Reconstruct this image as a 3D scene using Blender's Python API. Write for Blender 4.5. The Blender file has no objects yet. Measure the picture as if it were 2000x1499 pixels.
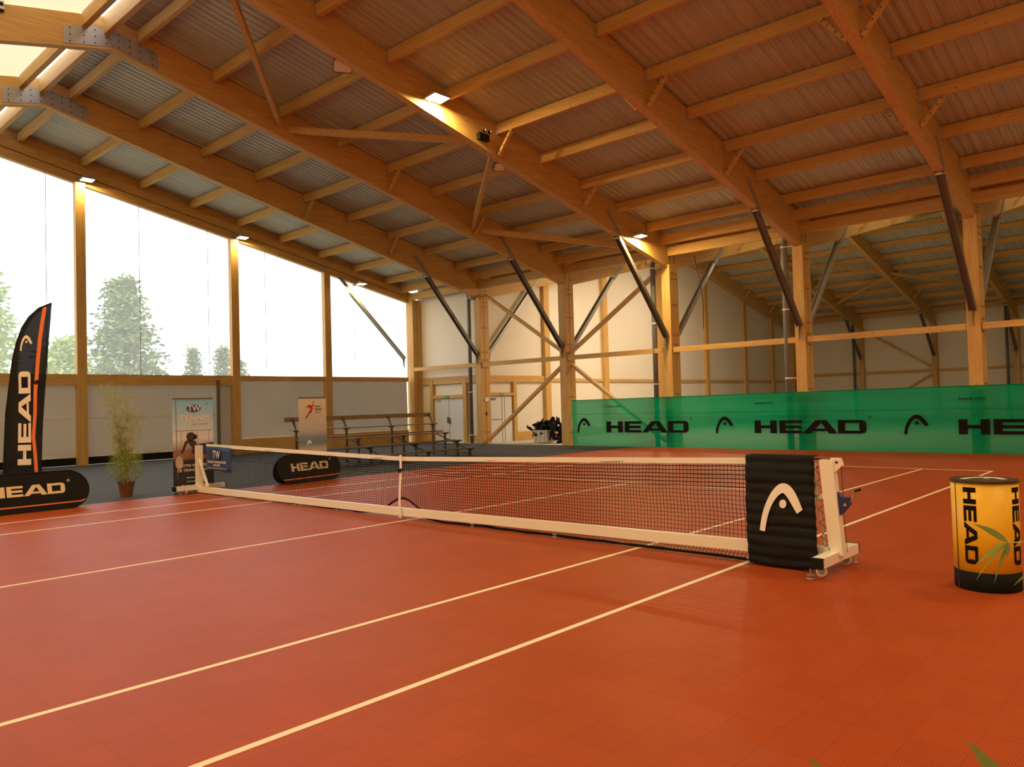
import bpy, math, random
from mathutils import Vector, Matrix, noise
random.seed(7)
S = bpy.context.scene
COL = S.collection
# ------------------------------------------------------------------ camera
cam_d = bpy.data.cameras.new('camera'); cam = bpy.data.objects.new('camera', cam_d); COL.objects.link(cam)
Rr = Vector((0.735136, 0.677369, -0.027314)); Uu = Vector((0.038234, -0.0012, 0.999268)); Ff = Vector((-0.676841, 0.735642, 0.026781))
CAM = Vector((9.2362, -7.2977, 1.7212))
M = Matrix.Identity(4)
for i in range(3):
    M[i][0] = Rr[i]; M[i][1] = Uu[i]; M[i][2] = -Ff[i]; M[i][3] = CAM[i]
cam.matrix_world = M
cam_d.sensor_fit = 'HORIZONTAL'; cam_d.sensor_width = 36.0; cam_d.lens = 1512.396 / 2000 * 36
cam_d.clip_start = 0.05; cam_d.clip_end = 400
S.camera = cam
# ------------------------------------------------------------------ world, exposure, large lights
S.view_settings.view_transform = 'Standard'; S.view_settings.look = 'None'
S.view_settings.gamma = 1.0; S.view_settings.use_curve_mapping = False
S.view_settings.exposure = 0.08
W = bpy.data.worlds.new('world'); S.world = W; W.use_nodes = True
bg = W.node_tree.nodes['Background']; bg.inputs[0].default_value = (0.93, 0.97, 1.0, 1); bg.inputs[1].default_value = 2.6
S.cycles.max_bounces = 8; S.cycles.diffuse_bounces = 5; S.cycles.transparent_max_bounces = 24; S.cycles.transmission_bounces = 6
S.cycles.sample_clamp_indirect = 6.0; S.cycles.caustics_reflective = False; S.cycles.caustics_refractive = False

def lamp_light(name, loc, target, size, power, color, spread=180):
    d = bpy.data.lights.new(name, 'AREA'); d.energy = power; d.color = color; d.shape = 'SQUARE'; d.size = size
    d.spread = math.radians(spread)
    o = bpy.data.objects.new(name, d); COL.objects.link(o); o.location = loc
    o.rotation_euler = (Vector(target) - Vector(loc)).to_track_quat('-Z', 'Y').to_euler()
    return o
WARM = (1.0, 0.64, 0.26)
LAMP_POWER = 210
# added fill lights outside the view, without fixtures, brightening the court hall
for lx, ly in ((4.0, -4), (4.0, -14), (-5.5, -7), (-5.5, -14), (9.0, 5), (9.0, 13), (13.9, -10), (13.9, 0), (13.9, 10), (-10.5, -8), (9.0, -14)):
    lamp_light('flood_or_fill_light', (lx + .3, ly, 10.3 - .22 * abs(ly)), (lx + .3, ly, 0), .35, LAMP_POWER, WARM)
for lx, ly in ((-10.2, 24), (-10.2, 31), (-5.4, 24)):
    lamp_light('flood_or_fill_light', (lx, ly, 10.0 - .22 * abs(ly - 35.2)), (lx - (2.5 if lx < -10 else 0), ly, 0), .35, LAMP_POWER * 1.7, (1.0, .76, .5))  # added fill lights, no fixtures, brightening the cream gable of the second hall

# ------------------------------------------------------------------ materials
MATS = {}
def newmat(name):
    m = bpy.data.materials.new(name); m.use_nodes = True; MATS[name] = m
    nt = m.node_tree; b = nt.nodes['Principled BSDF']
    return m, nt, b
def N(nt, t, **kw):
    n = nt.nodes.new(t)
    for k, v in kw.items(): setattr(n, k, v)
    return n
def L(nt, a, b): nt.links.new(a, b)
def plain(name, col, rough=.6, metal=0, emit=None, spec=.5, es=0, var=0.0, vscale=3.0, bump=0.0, bscale=40):
    m, nt, b = newmat(name)
    b.inputs['Base Color'].default_value = (*col, 1); b.inputs['Roughness'].default_value = rough; b.inputs['Metallic'].default_value = metal; b.inputs['Specular IOR Level'].default_value = spec
    if emit: b.inputs['Emission Color'].default_value = (*emit, 1); b.inputs['Emission Strength'].default_value = es
    tc = N(nt, 'ShaderNodeTexCoord')
    if var:
        nz = N(nt, 'ShaderNodeTexNoise'); nz.inputs['Scale'].default_value = vscale; nz.inputs['Detail'].default_value = 5
        L(nt, tc.outputs['Object'], nz.inputs['Vector'])
        mx = N(nt, 'ShaderNodeMix', data_type='RGBA')
        mx.inputs['A'].default_value = (*[c * (1 - var) for c in col], 1); mx.inputs['B'].default_value = (*[min(1, c * (1 + var)) for c in col], 1)
        L(nt, nz.outputs['Fac'], mx.inputs['Factor']); L(nt, mx.outputs['Result'], b.inputs['Base Color'])
    if bump:
        n2 = N(nt, 'ShaderNodeTexNoise'); n2.inputs['Scale'].default_value = bscale; L(nt, tc.outputs['Object'], n2.inputs['Vector'])
        bp = N(nt, 'ShaderNodeBump'); bp.inputs['Strength'].default_value = bump; L(nt, n2.outputs['Fac'], bp.inputs['Height']); L(nt, bp.outputs['Normal'], b.inputs['Normal'])
    return m
def wood(name, col, dark, axis, knots=True):
    """spruce glulam: grain and lamella joints stretched along one axis, small brown knots"""
    m, nt, b = newmat(name); b.inputs['Roughness'].default_value = .62
    g = N(nt, 'ShaderNodeNewGeometry'); mp = N(nt, 'ShaderNodeMapping'); sc = [9, 9, 9]; sc[axis] = .55
    mp.inputs['Scale'].default_value = sc; L(nt, g.outputs['Position'], mp.inputs['Vector'])
    nz = N(nt, 'ShaderNodeTexNoise'); nz.inputs['Scale'].default_value = 2.2; nz.inputs['Detail'].default_value = 6; L(nt, mp.outputs['Vector'], nz.inputs['Vector'])
    r = N(nt, 'ShaderNodeValToRGB'); r.color_ramp.elements[0].position = .3; r.color_ramp.elements[1].position = .72
    r.color_ramp.elements[0].color = (*dark, 1); r.color_ramp.elements[1].color = (*col, 1); L(nt, nz.outputs['Fac'], r.inputs['Fac'])
    mp2 = N(nt, 'ShaderNodeMapping'); s2 = [7.5, 7.5, 7.5]; s2[axis] = 2.6; mp2.inputs['Scale'].default_value = s2; L(nt, g.outputs['Position'], mp2.inputs['Vector'])
    vo = N(nt, 'ShaderNodeTexVoronoi'); vo.inputs['Scale'].default_value = 1.0; L(nt, mp2.outputs['Vector'], vo.inputs['Vector'])
    kr = N(nt, 'ShaderNodeValToRGB'); kr.color_ramp.elements[0].position = .05; kr.color_ramp.elements[1].position = .11
    kr.color_ramp.elements[0].color = (1, 1, 1, 1); kr.color_ramp.elements[1].color = (0, 0, 0, 1); L(nt, vo.outputs['Distance'], kr.inputs['Fac'])
    mx = N(nt, 'ShaderNodeMix', data_type='RGBA'); mx.inputs['B'].default_value = (dark[0] * .42, dark[1] * .36, dark[2] * .32, 1)
    L(nt, kr.outputs['Color'], mx.inputs['Factor']); L(nt, r.outputs['Color'], mx.inputs['A']); L(nt, mx.outputs['Result'], b.inputs['Base Color'])
    return m
WC = (.67, .42, .14); WD = (.54, .30, .08)
wood('wood_x', WC, WD, 0); wood('wood_y', WC, WD, 1); wood('wood_z', WC, WD, 2)
plain('bolt', (.07, .04, .025), .5, .3)
plain('galv', (.40, .39, .37), .45, .35, var=.18, vscale=9)
plain('steel_dark', (.16, .145, .13), .45, .3, var=.15, vscale=6)
plain('pipe_grey', (.17, .17, .175), .45)
plain('white_band', (.75, .74, .72), .4)
plain('cream', (.80, .74, .64), .75, var=.03, vscale=.8)
plain('door_white', (.74, .75, .77), .4)
plain('concrete', (.55, .51, .44), .8, var=.12, vscale=4)
plain('carpet', (.042, .046, .052), .9, var=.3, vscale=1.6, bump=.3, bscale=60)
plain('black', (.008, .008, .009), .55, spec=.2)
plain('rubber', (.008, .008, .008), .7, spec=.12)
plain('black_fabric', (.010, .010, .010), .62, spec=.15, bump=.15, bscale=8)
plain('white_paint', (.90, .88, .82), .35)
plain('line_white', (.86, .80, .66), .6)
plain('letter_white', (.84, .80, .76), .6)
plain('letter_gold', (.80, .66, .44), .55)
plain('letter_black', (.008, .006, .005), .6, spec=.1)
plain('orange', (.85, .20, .06), .6)
plain('yellow', (.86, .52, .02), .42)
plain('chrome', (.6, .6, .6), .25, .9)
plain('blue', (.012, .03, .16), .45)
plain('bench', (.13, .10, .075), .5, .3, var=.2)
plain('bench_wood', (.26, .17, .09), .5, .1, var=.2)
plain('terracotta', (.20, .075, .04), .7, var=.2)
plain('soil', (.04, .025, .015), .9)
plain('bark', (.16, .12, .08), .9, var=.3)
plain('cane', (.42, .40, .12), .5)
plain('exit_green', (.10, .45, .25), .5)
plain('plastic_white', (.62, .60, .54), .5)
plain('ground', (.30, .30, .22), .9, var=.25, vscale=.2)
plain('lens_off', (.88, .87, .83), .3)
plain('lens_on', (1, .9, .7), .4, emit=(1.0, .86, .52), es=26)
plain('tree_leaf', (.25, .31, .11), .7, var=.5, vscale=1.2)
plain('tree_leaf_light', (.46, .56, .18), .7, var=.3, vscale=1.2)

def thin(name, col, alpha, trans, rough=.8):
    """thin woven sheet: part of the light passes straight through, part is scattered"""
    m, nt, b = newmat(name); out = nt.nodes['Material Output']; nt.nodes.remove(b)
    tr = N(nt, 'ShaderNodeBsdfTransparent'); df = N(nt, 'ShaderNodeBsdfDiffuse'); tl = N(nt, 'ShaderNodeBsdfTranslucent')
    df.inputs[0].default_value = (*col, 1); tl.inputs[0].default_value = (*col, 1)
    m1 = N(nt, 'ShaderNodeMixShader'); m1.inputs[0].default_value = trans; L(nt, df.outputs[0], m1.inputs[1]); L(nt, tl.outputs[0], m1.inputs[2])
    m2 = N(nt, 'ShaderNodeMixShader'); m2.inputs[0].default_value = alpha; L(nt, tr.outputs[0], m2.inputs[1]); L(nt, m1.outputs[0], m2.inputs[2])
    L(nt, m2.outputs[0], out.inputs['Surface'])
    return m
thin('mesh_screen', (.97, .96, .93), .24, .75)
thin('skylight', (.95, .87, .69), .96, .60)
thin('blind', (.50, .43, .33), 1.0, .13)
thin('hem', (.93, .90, .80), 1.0, .35)
thin('green_mesh', (.004, .38, .20), .90, .45)
thin('side_sheet', (.95, .80, .44), .97, .60)
thin('leaf', (.36, .46, .12), 1.0, .35)
thin('leaf_dark', (.20, .30, .10), 1.0, .3)
thin('leaf_yellow', (.66, .62, .20), 1.0, .4)
thin('plastic_sheet', (.85, .83, .78), .92, .55)

def court_mat():
    m, nt, b = newmat('court_tile'); b.inputs['Roughness'].default_value = .5
    b.inputs['Specular IOR Level'].default_value = .17
    g = N(nt, 'ShaderNodeNewGeometry'); sp = N(nt, 'ShaderNodeSeparateXYZ'); L(nt, g.outputs['Position'], sp.inputs[0])
    def mth(op, a, bb=None, c=None):
        n = N(nt, 'ShaderNodeMath', operation=op)
        for i, v in enumerate((a, bb, c)):
            if v is None: continue
            if isinstance(v, (int, float)): n.inputs[i].default_value = v
            else: L(nt, v, n.inputs[i])
        return n.outputs[0]
    # dimples: two crossed sine rows on a diagonal grid
    k = 2 * math.pi / .0162
    u = mth('ADD', sp.outputs[0], sp.outputs[1]); v = mth('SUBTRACT', sp.outputs[0], sp.outputs[1])
    s = mth('MULTIPLY', mth('SINE', mth('MULTIPLY', u, k * .7)), mth('SINE', mth('MULTIPLY', v, k * .7)))
    s = mth('MULTIPLY_ADD', s, 1.0, .52); s = mth('MINIMUM', mth('MAXIMUM', s, 0.0), 1.0)
    # joints between tiles
    T = .2655
    def joint(o, off):
        f = mth('FRACT', mth('DIVIDE', mth('ADD', o, off), T)); return mth('MINIMUM', f, mth('SUBTRACT', 1.0, f))
    j = mth('MINIMUM', joint(sp.outputs[0], 100.05), joint(sp.outputs[1], 100.02))
    jm = mth('LESS_THAN', j, .014)
    nz = N(nt, 'ShaderNodeTexNoise'); nz.inputs['Scale'].default_value = .7; nz.inputs['Detail'].default_value = 6; L(nt, g.outputs['Position'], nz.inputs['Vector'])
    # slight tone difference from tile to tile
    cmb = N(nt, 'ShaderNodeCombineXYZ')
    L(nt, mth('FLOOR', mth('DIVIDE', mth('ADD', sp.outputs[0], 100.05), T)), cmb.inputs[0]); L(nt, mth('FLOOR', mth('DIVIDE', mth('ADD', sp.outputs[1], 100.02), T)), cmb.inputs[1])
    wn = N(nt, 'ShaderNodeTexWhiteNoise'); wn.noise_dimensions = '2D'; L(nt, cmb.outputs[0], wn.inputs['Vector'])
    mx = N(nt, 'ShaderNodeMix', data_type='RGBA'); mx.inputs['A'].default_value = (.17, .018, .004, 1); mx.inputs['B'].default_value = (.54, .104, .022, 1)
    L(nt, mth('ADD', mth('MULTIPLY', s, .75), mth('MULTIPLY', nz.outputs['Fac'], .28)), mx.inputs['Factor'])
    m2 = N(nt, 'ShaderNodeMix', data_type='RGBA'); m2.inputs['B'].default_value = (.20, .03, .01, 1)
    L(nt, mx.outputs['Result'], m2.inputs['A']); L(nt, mth('MULTIPLY', jm, .30), m2.inputs['Factor'])
    hs = N(nt, 'ShaderNodeHueSaturation'); L(nt, m2.outputs['Result'], hs.inputs['Color']); L(nt, mth('MULTIPLY_ADD', wn.outputs['Value'], .07, .965), hs.inputs['Value'])
    L(nt, hs.outputs['Color'], b.inputs['Base Color'])
    return m
court_mat()
def sheet_mat():
    m, nt, b = newmat('roof_sheet'); b.inputs['Roughness'].default_value = .5; b.inputs['Metallic'].default_value = .15
    g = N(nt, 'ShaderNodeNewGeometry'); mp = N(nt, 'ShaderNodeMapping'); mp.inputs['Scale'].default_value = (3.0, .12, .12); L(nt, g.outputs['Position'], mp.inputs['Vector'])
    nz = N(nt, 'ShaderNodeTexNoise'); nz.inputs['Scale'].default_value = 3; nz.inputs['Detail'].default_value = 3; L(nt, mp.outputs['Vector'], nz.inputs['Vector'])
    r = N(nt, 'ShaderNodeValToRGB'); r.color_ramp.elements[0].color = (.42, .43, .37, 1); r.color_ramp.elements[1].color = (.55, .56, .49, 1); r.color_ramp.elements[0].position = .3; r.color_ramp.elements[1].position = .7
    L(nt, nz.outputs['Fac'], r.inputs['Fac']); L(nt, r.outputs['Color'], b.inputs['Base Color'])
sheet_mat()
def vgrad(name, stops, z0, z1, rough=.55):
    """a printed banner: colour bands over its height (object z)"""
    m, nt, b = newmat(name); b.inputs['Roughness'].default_value = rough
    tc = N(nt, 'ShaderNodeTexCoord'); sp = N(nt, 'ShaderNodeSeparateXYZ'); L(nt, tc.outputs['Object'], sp.inputs[0])
    mr = N(nt, 'ShaderNodeMapRange'); mr.inputs[1].default_value = z0; mr.inputs[2].default_value = z1; L(nt, sp.outputs[2], mr.inputs[0])
    r = N(nt, 'ShaderNodeValToRGB'); e = r.color_ramp.elements
    while len(e) < len(stops): e.new(.5)
    for i, (p, c) in enumerate(stops): e[i].position = p; e[i].color = (*c, 1)
    L(nt, mr.outputs[0], r.inputs[0]); L(nt, r.outputs[0], b.inputs['Base Color'])
    return m

# ------------------------------------------------------------------ mesh builder
class MB:
    def __init__(s): s.v = []; s.f = []; s.m = []
    def poly(s, pts, mi=0):
        n = len(s.v); s.v += [Vector(p) for p in pts]; s.f.append(tuple(range(n, n + len(pts)))); s.m.append(mi)
    def hexa(s, p, mi=0):      # 8 points: bottom ring 0-3, top ring 4-7
        n = len(s.v); s.v += [Vector(q) for q in p]
        for f in ((3, 2, 1, 0), (4, 5, 6, 7), (0, 1, 5, 4), (1, 2, 6, 5), (2, 3, 7, 6), (3, 0, 4, 7)): s.f.append(tuple(n + i for i in f)); s.m.append(mi)
    def box(s, x0, x1, y0, y1, z0, z1, mi=0):
        s.hexa([(x0, y0, z0), (x1, y0, z0), (x1, y1, z0), (x0, y1, z0), (x0, y0, z1), (x1, y0, z1), (x1, y1, z1), (x0, y1, z1)], mi)
    def beam(s, a, b, w, h, up=(0, 0, 1), mi=0):
        a = Vector(a); b = Vector(b); d = (b - a).normalized(); sd = d.cross(Vector(up)).normalized() * w / 2; u = sd.cross(d).normalized() * h / 2
        s.hexa([a - sd - u, a + sd - u, b + sd - u, b - sd - u, a - sd + u, a + sd + u, b + sd + u, b - sd + u], mi)
    def prism(s, pts, off, mi=0, mi_side=None):   # polygon + thickness vector
        off = Vector(off); n = len(s.v); k = len(pts); P_ = [Vector(p) for p in pts]
        s.v += P_ + [p + off for p in P_]
        s.f.append(tuple(range(n + k - 1, n - 1, -1))); s.m.append(mi); s.f.append(tuple(range(n + k, n + 2 * k))); s.m.append(mi)
        for i in range(k): s.f.append((n + i, n + (i + 1) % k, n + k + (i + 1) % k, n + k + i)); s.m.append(mi if mi_side is None else mi_side)
    def tube(s, pts, r, n=10, mi=0, cap=True):
        pts = [Vector(p) for p in pts]; rings = []
        rr = r if isinstance(r, (list, tuple)) else [r] * len(pts)
        pu = None
        for i, p in enumerate(pts):
            d = (pts[min(i + 1, len(pts) - 1)] - pts[max(i - 1, 0)]).normalized()
            if pu is None: pu = d.orthogonal().normalized()
            u = (pu - d * pu.dot(d)); u = u.normalized() if u.length > 1e-5 else d.orthogonal().normalized(); pu = u; w = d.cross(u)
            b0 = len(s.v); rings.append(b0)
            for j in range(n): t = 2 * math.pi * j / n; s.v.append(p + (u * math.cos(t) + w * math.sin(t)) * rr[i])
        for a, b in zip(rings, rings[1:]):
            for j in range(n): s.f.append((a + j, a + (j + 1) % n, b + (j + 1) % n, b + j)); s.m.append(mi)
        if cap:
            s.f.append(tuple(rings[0] + j for j in range(n - 1, -1, -1))); s.m.append(mi); s.f.append(tuple(rings[-1] + j for j in range(n))); s.m.append(mi)
    def lathe(s, prof, c, n=24, mi=0, axis='z'):
        c = Vector(c); rings = []
        for r, h in prof:
            b0 = len(s.v); rings.append(b0)
            for j in range(n):
                t = 2 * math.pi * j / n; a, b_ = r * math.cos(t), r * math.sin(t)
                s.v.append(c + (Vector((a, b_, h)) if axis == 'z' else Vector((h, a, b_)) if axis == 'x' else Vector((a, h, b_))))
        for a, b in zip(rings, rings[1:]):
            for j in range(n): s.f.append((a + j, a + (j + 1) % n, b + (j + 1) % n, b + j)); s.m.append(mi)
        s.f.append(tuple(rings[0] + j for j in range(n - 1, -1, -1))); s.m.append(mi); s.f.append(tuple(rings[-1] + j for j in range(n))); s.m.append(mi)
    def build(s, name, mats, parent=None, origin=None, smooth=False, **tags):
        if isinstance(mats, str): mats = [mats]
        if not s.v: return None
        if origin is None:
            xs = [v.x for v in s.v]; ys = [v.y for v in s.v]; zs = [v.z for v in s.v]
            origin = Vector(((min(xs) + max(xs)) / 2, (min(ys) + max(ys)) / 2, min(zs)))
        origin = Vector(origin)
        me = bpy.data.meshes.new(name); me.from_pydata([v - origin for v in s.v], [], s.f)
        for m in mats: me.materials.append(MATS[m])
        me.polygons.foreach_set('material_index', s.m)
        if smooth: me.polygons.foreach_set('use_smooth', [True] * len(s.f))
        me.update()
        o = bpy.data.objects.new(name, me); COL.objects.link(o)
        o['wo'] = list(origin)
        if parent is not None:
            o.parent = parent; o.location = origin - Vector(parent['wo'])
        else: o.location = origin
        for k, v in tags.items(): o[k] = v
        return o
def empty(name, loc, label, cat, group=None):
    o = bpy.data.objects.new(name, None); COL.objects.link(o); o.location = loc; o['wo'] = list(loc); o['label'] = label; o['category'] = cat
    o.empty_display_size = .1
    if group: o['group'] = group
    return o
def T(label, cat, group=None):
    d = dict(label=label, category=cat, kind='thing')
    if group: d['group'] = group
    return d
ST = dict(kind='structure')
ORD = ['', 'first', 'second', 'third', 'fourth', 'fifth', 'sixth', 'seventh', 'eighth', 'ninth', 'tenth', 'eleventh', 'twelfth', 'thirteenth', 'fourteenth', 'fifteenth', 'sixteenth', 'seventeenth', 'eighteenth', 'nineteenth', 'twentieth']

# ------------------------------------------------------------------ lettering (drawn shapes)
LET = {
 'H': (1.5, [[(0, 0), (.44, 0), (.44, 1), (0, 1)], [(1.06, 0), (1.5, 0), (1.5, 1), (1.06, 1)], [(.44, .38), (1.06, .38), (1.06, .62), (.44, .62)]]),
 'E': (1.45, [[(0, 0), (.42, 0), (.42, 1), (0, 1)], [(.42, .78), (1.45, .78), (1.45, 1), (.42, 1)], [(.42, .39), (1.4, .39), (1.4, .61), (.42, .61)], [(.42, 0), (1.45, 0), (1.45, .22), (.42, .22)]]),
 'A': (2.15, [[(0, 0), (.5, 0), (1.18, .8), (1.2, 1), (.82, 1)], [(1.18, .8), (1.62, 0), (2.15, 0), (1.5, 1), (1.2, 1)], [(.64, .17), (1.52, .17), (1.42, .36), (.8, .36)]]),
 'D': (1.65, [[(0, 0), (.42, 0), (.42, 1), (0, 1)], [(.42, .78), (1.3, .78), (1.36, 1), (.42, 1)], [(.42, 0), (1.36, 0), (1.3, .22), (.42, .22)],
              [(1.3, .22), (1.36, 0), (1.56, .07), (1.65, .25), (1.65, .75), (1.56, .93), (1.36, 1), (1.3, .78), (1.24, .7), (1.24, .3)]]),
}
def head_polys():
    x = 0; out = []
    for ch, gap in (('H', .16), ('E', .04), ('A', .02), ('D', 0)):
        w, ps = LET[ch]
        for p in ps: out.append([(x + a, b) for a, b in p])
        x += w + gap
    return [[(a / x, b) for a, b in p] for p in out]
def logo_polys():
    c = [(.06, .0, .13), (.09, .22, .135), (.14, .42, .14), (.22, .6, .15), (.33, .76, .17), (.46, .86, .19), (.58, .86, .2), (.7, .77, .2), (.8, .64, .19), (.88, .52, .17), (.94, .43, .15)]
    def cr(p0, p1, p2, p3, t): return tuple(.5 * (2 * b + (c_ - a) * t + (2 * a - 5 * b + 4 * c_ - d) * t * t + (3 * b - a - 3 * c_ + d) * t ** 3) for a, b, c_, d in zip(p0, p1, p2, p3))
    c = [cr(c[max(i - 1, 0)], c[i], c[i + 1], c[min(i + 2, len(c) - 1)], t / 3) for i in range(len(c) - 1) for t in range(3)] + [c[-1]]
    L_, R_ = [], []
    for i, (x, y, w) in enumerate(c):
        x0, y0, _ = c[max(i - 1, 0)]; x1, y1, _ = c[min(i + 1, len(c) - 1)]; dx, dy = x1 - x0, y1 - y0; l = math.hypot(dx, dy); nx, ny = -dy / l, dx / l
        L_.append((x + nx * w / 2, y + ny * w / 2)); R_.append((x - nx * w / 2, y - ny * w / 2))
    out = [[L_[i], R_[i], R_[i + 1], L_[i + 1]] for i in range(len(c) - 1)]
    out.append([(.53 + .085 * math.cos(t * math.pi / 8), .56 + .085 * math.sin(t * math.pi / 8)) for t in range(16)])
    return out
HEAD = head_polys(); LOGO = logo_polys()
def marks(polys, fn, thick, name, mat, parent, **tags):
    """polys in unit space -> world through fn(u, v); thick is a vector"""
    mb = MB()
    for p in polys: mb.prism([fn(a, b) for a, b in p], thick)
    return mb.build(name, mat, parent, **tags)
def font_polys_obj(text, name, mat, parent, org, ux, uz, height, width=None, align='LEFT', extrude=.001):
    cu = bpy.data.curves.new(name, 'FONT'); cu.body = text; cu.align_x = align; cu.size = 1.0; cu.extrude = 0.0; cu.resolution_u = 3; cu.offset = .012
    tmp = bpy.data.objects.new(name, cu); COL.objects.link(tmp)
    bpy.context.view_layer.update()
    me = bpy.data.meshes.new_from_object(tmp.evaluated_get(bpy.context.evaluated_depsgraph_get()))
    bpy.data.objects.remove(tmp); bpy.data.curves.remove(cu)
    xs = [v.co.x for v in me.vertices]; h = .7
    sx = height / h
    if width: sx = width / (max(xs) - min(xs))
    sz = height / h; org = Vector(org); ux = Vector(ux).normalized(); uz = Vector(uz).normalized()
    pw = Vector(parent['wo'])
    x0 = min(xs) if width else 0
    nrm = ux.cross(uz)
    nv = len(me.vertices)
    V_ = [org + ux * ((v.co.x - x0) * sx) + uz * (v.co.y * sz) - org for v in me.vertices]
    F_ = [tuple(p.vertices) for p in me.polygons]
    V2 = V_ + [v + nrm * .002 for v in V_]
    F2 = [tuple(i + nv for i in f) for f in F_] + [tuple(reversed(f)) for f in F_]
    bpy.data.meshes.remove(me)
    m2 = bpy.data.meshes.new(name); m2.from_pydata(V2, [], F2); m2.materials.append(MATS[mat]); m2.update()
    o = bpy.data.objects.new(name, m2); COL.objects.link(o); o.parent = parent; o.location = org - pw; o['wo'] = list(org)
    return o

# ================================================================== THE HALL
XF = [-20.35, -15.45, -10.55, -5.65, -.75, 4.15, 9.05, 13.95, 18.85]
YC = 17.6; RID2 = 35.2; YF = 52.9
def zb(y): return 10.66 - .236 * abs(y)
def zt(y): return 11.45 - .218 * abs(y)
PY = [.65, 2.6, 4.6, 6.5, 8.45, 10.35, 12.3, 14.2, 16.0]

# floors
mb = MB(); mb.box(-7.08, 18.8, -17.5, 17.25, -.03, 0)
def ln(x0, x1, y0, y1): mb.box(x0, x1, y0, y1, -.001, .0025, 1)
h = .026
for x in (-5.485, -4.115, 4.115, 5.485): ln(x - h, x + h, -11.885, 11.885)
ln(-h, h, -6.4 + h, 6.4 - h)
for y in (-6.4, 6.4): ln(-4.115 + h, 4.115 - h, y - h, y + h)
for y in (-11.91, 11.885): ln(-5.485 - h, 5.485 + h, y + h, y + h + .06)
mb.build('floor', ['court_tile', 'line_white'], **ST)
mb = MB(); mb.box(-20.4, -7.08, -17.5, 17.3, -.04, -.004)
mb.build('carpet', 'carpet', **T('dark grey carpet strip beside the orange court, under bleachers and bamboo pot', 'carpet'))
mb = MB(); mb.box(-22, 19.5, -18.5, 54, -.30, -.041); mb.build('floor_slab', 'concrete', **ST)
mb = MB(); mb.box(-20.5, 18.8, 17.3, 53.5, -.041, -.012); mb.build('floor_second_hall', 'concrete', **ST)
mb = MB(); mb.box(-140, -22, -60, 120, -.6, -.35); mb.build('ground', 'ground', **ST)

# ceiling sheets
def slope_sheet(name, y0, y1, ridge):
    mb = MB(); x = -20.6; pitch = .22; P0 = []
    while x < 18.9:
        P0 += [(x, 0), (x + .09, 0), (x + .12, .018), (x + .19, .018)]; x += pitch
    pts = [[(px, y, zt(y - ridge) + .02 + dz) for px, dz in P0] for y in (y0, y1)]
    n = len(P0); mb.v = [Vector(p) for r in pts for p in r]
    for i in range(n - 1): mb.f.append((i, i + 1, n + i + 1, n + i)); mb.m.append(0)
    up = [[(-20.6, y, zt(y - ridge) + .15), (18.9, y, zt(y - ridge) + .15)] for y in (y0, y1)]
    mb.poly([up[0][0], up[0][1], up[1][1], up[1][0]])
    return mb.build(name, 'roof_sheet', **ST)
slope_sheet('ceiling', 0, 17.5, 0); slope_sheet('ceiling', -17.5, -5.9, 0)
slope_sheet('ceiling', 17.7, 21.4, RID2); slope_sheet('ceiling', 29.5, 35.2, RID2); slope_sheet('ceiling', 35.2, 53.0, RID2)
k = 1
for rdg in (0, RID2):
    for i in range(8):
        mb = MB(); y0, y1 = rdg - (.72 if rdg == 0 else 5.6), rdg - (5.9 if rdg == 0 else 13.9)  # second-hall panels are unseen, sized to brighten its walls and rafters
        mb.prism([(XF[i] + .02, y0, zt(y0 - rdg) + .03), (XF[i + 1] - .02, y0, zt(y0 - rdg) + .03), (XF[i + 1] - .02, y1, zt(y1 - rdg) + .03), (XF[i] + .02, y1, zt(y1 - rdg) + .03)], (0, 0, .02))
        mb.box(XF[i] + 2.2, XF[i] + 2.215, y0 - .01, y0, zt(.7), zt(.7) + .02)
        mb.build('window_%d' % k, 'skylight', **ST); k += 1

# rafters
def rafter(x, y0, y1, ridge, w, label, plate=True, gable=False):
    f_b = (lambda y: 10.42 - .205 * abs(y)) if gable else zb
    f_t = (lambda y: 11.12 - .214 * abs(y)) if gable else zt
    n = 14; ys = [y0 + (y1 - y0) * i / n for i in range(n + 1)]
    mb = MB(); pts = [(x - w / 2, y, f_b(y - ridge)) for y in ys] + [(x - w / 2, y, f_t(y - ridge)) for y in reversed(ys)]
    mb.prism(pts, (w, 0, 0))
    o = mb.build('glulam_rafter', 'wood_y', **T(label, 'roof beam', 'glued timber roof rafters'))
    return o
def joint_plate(par, x, w, ridge):
    for sx in (1, -1):
        mb = MB(); xx = x + sx * (w / 2 + .001); t = .012 * sx; zc = lambda y: (zb(y) + zt(y)) / 2 - .12
        for s in (-1, 1):
            ys = (0, s * 1.1); hh = .22
            mb.prism([(xx, ridge, zc(0) - hh), (xx, ridge + ys[1], zc(ys[1]) - hh), (xx, ridge + ys[1], zc(ys[1]) + hh), (xx, ridge, zc(0) + hh)], (t, 0, 0))
            for yy in (.15, .4, .65, .95):
                for dz in (-.16, 0, .16):
                    y = s * yy; mb.box(min(xx, xx + 1.6 * t), max(xx, xx + 1.6 * t), ridge + y - .015, ridge + y + .015, zc(y) + dz - .015, zc(y) + dz + .015, 1)
        mb.build('joint_plate', ['galv', 'bolt'], par, label='galvanised steel ridge plate with bolts')
FN = ['against the gable windows', 'first inside the gable windows', 'second in from the gable windows', 'third in, carrying lit floodlights', 'fourth in from the gable windows', 'fifth in from the gable windows', 'sixth in from the gable windows']
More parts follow.
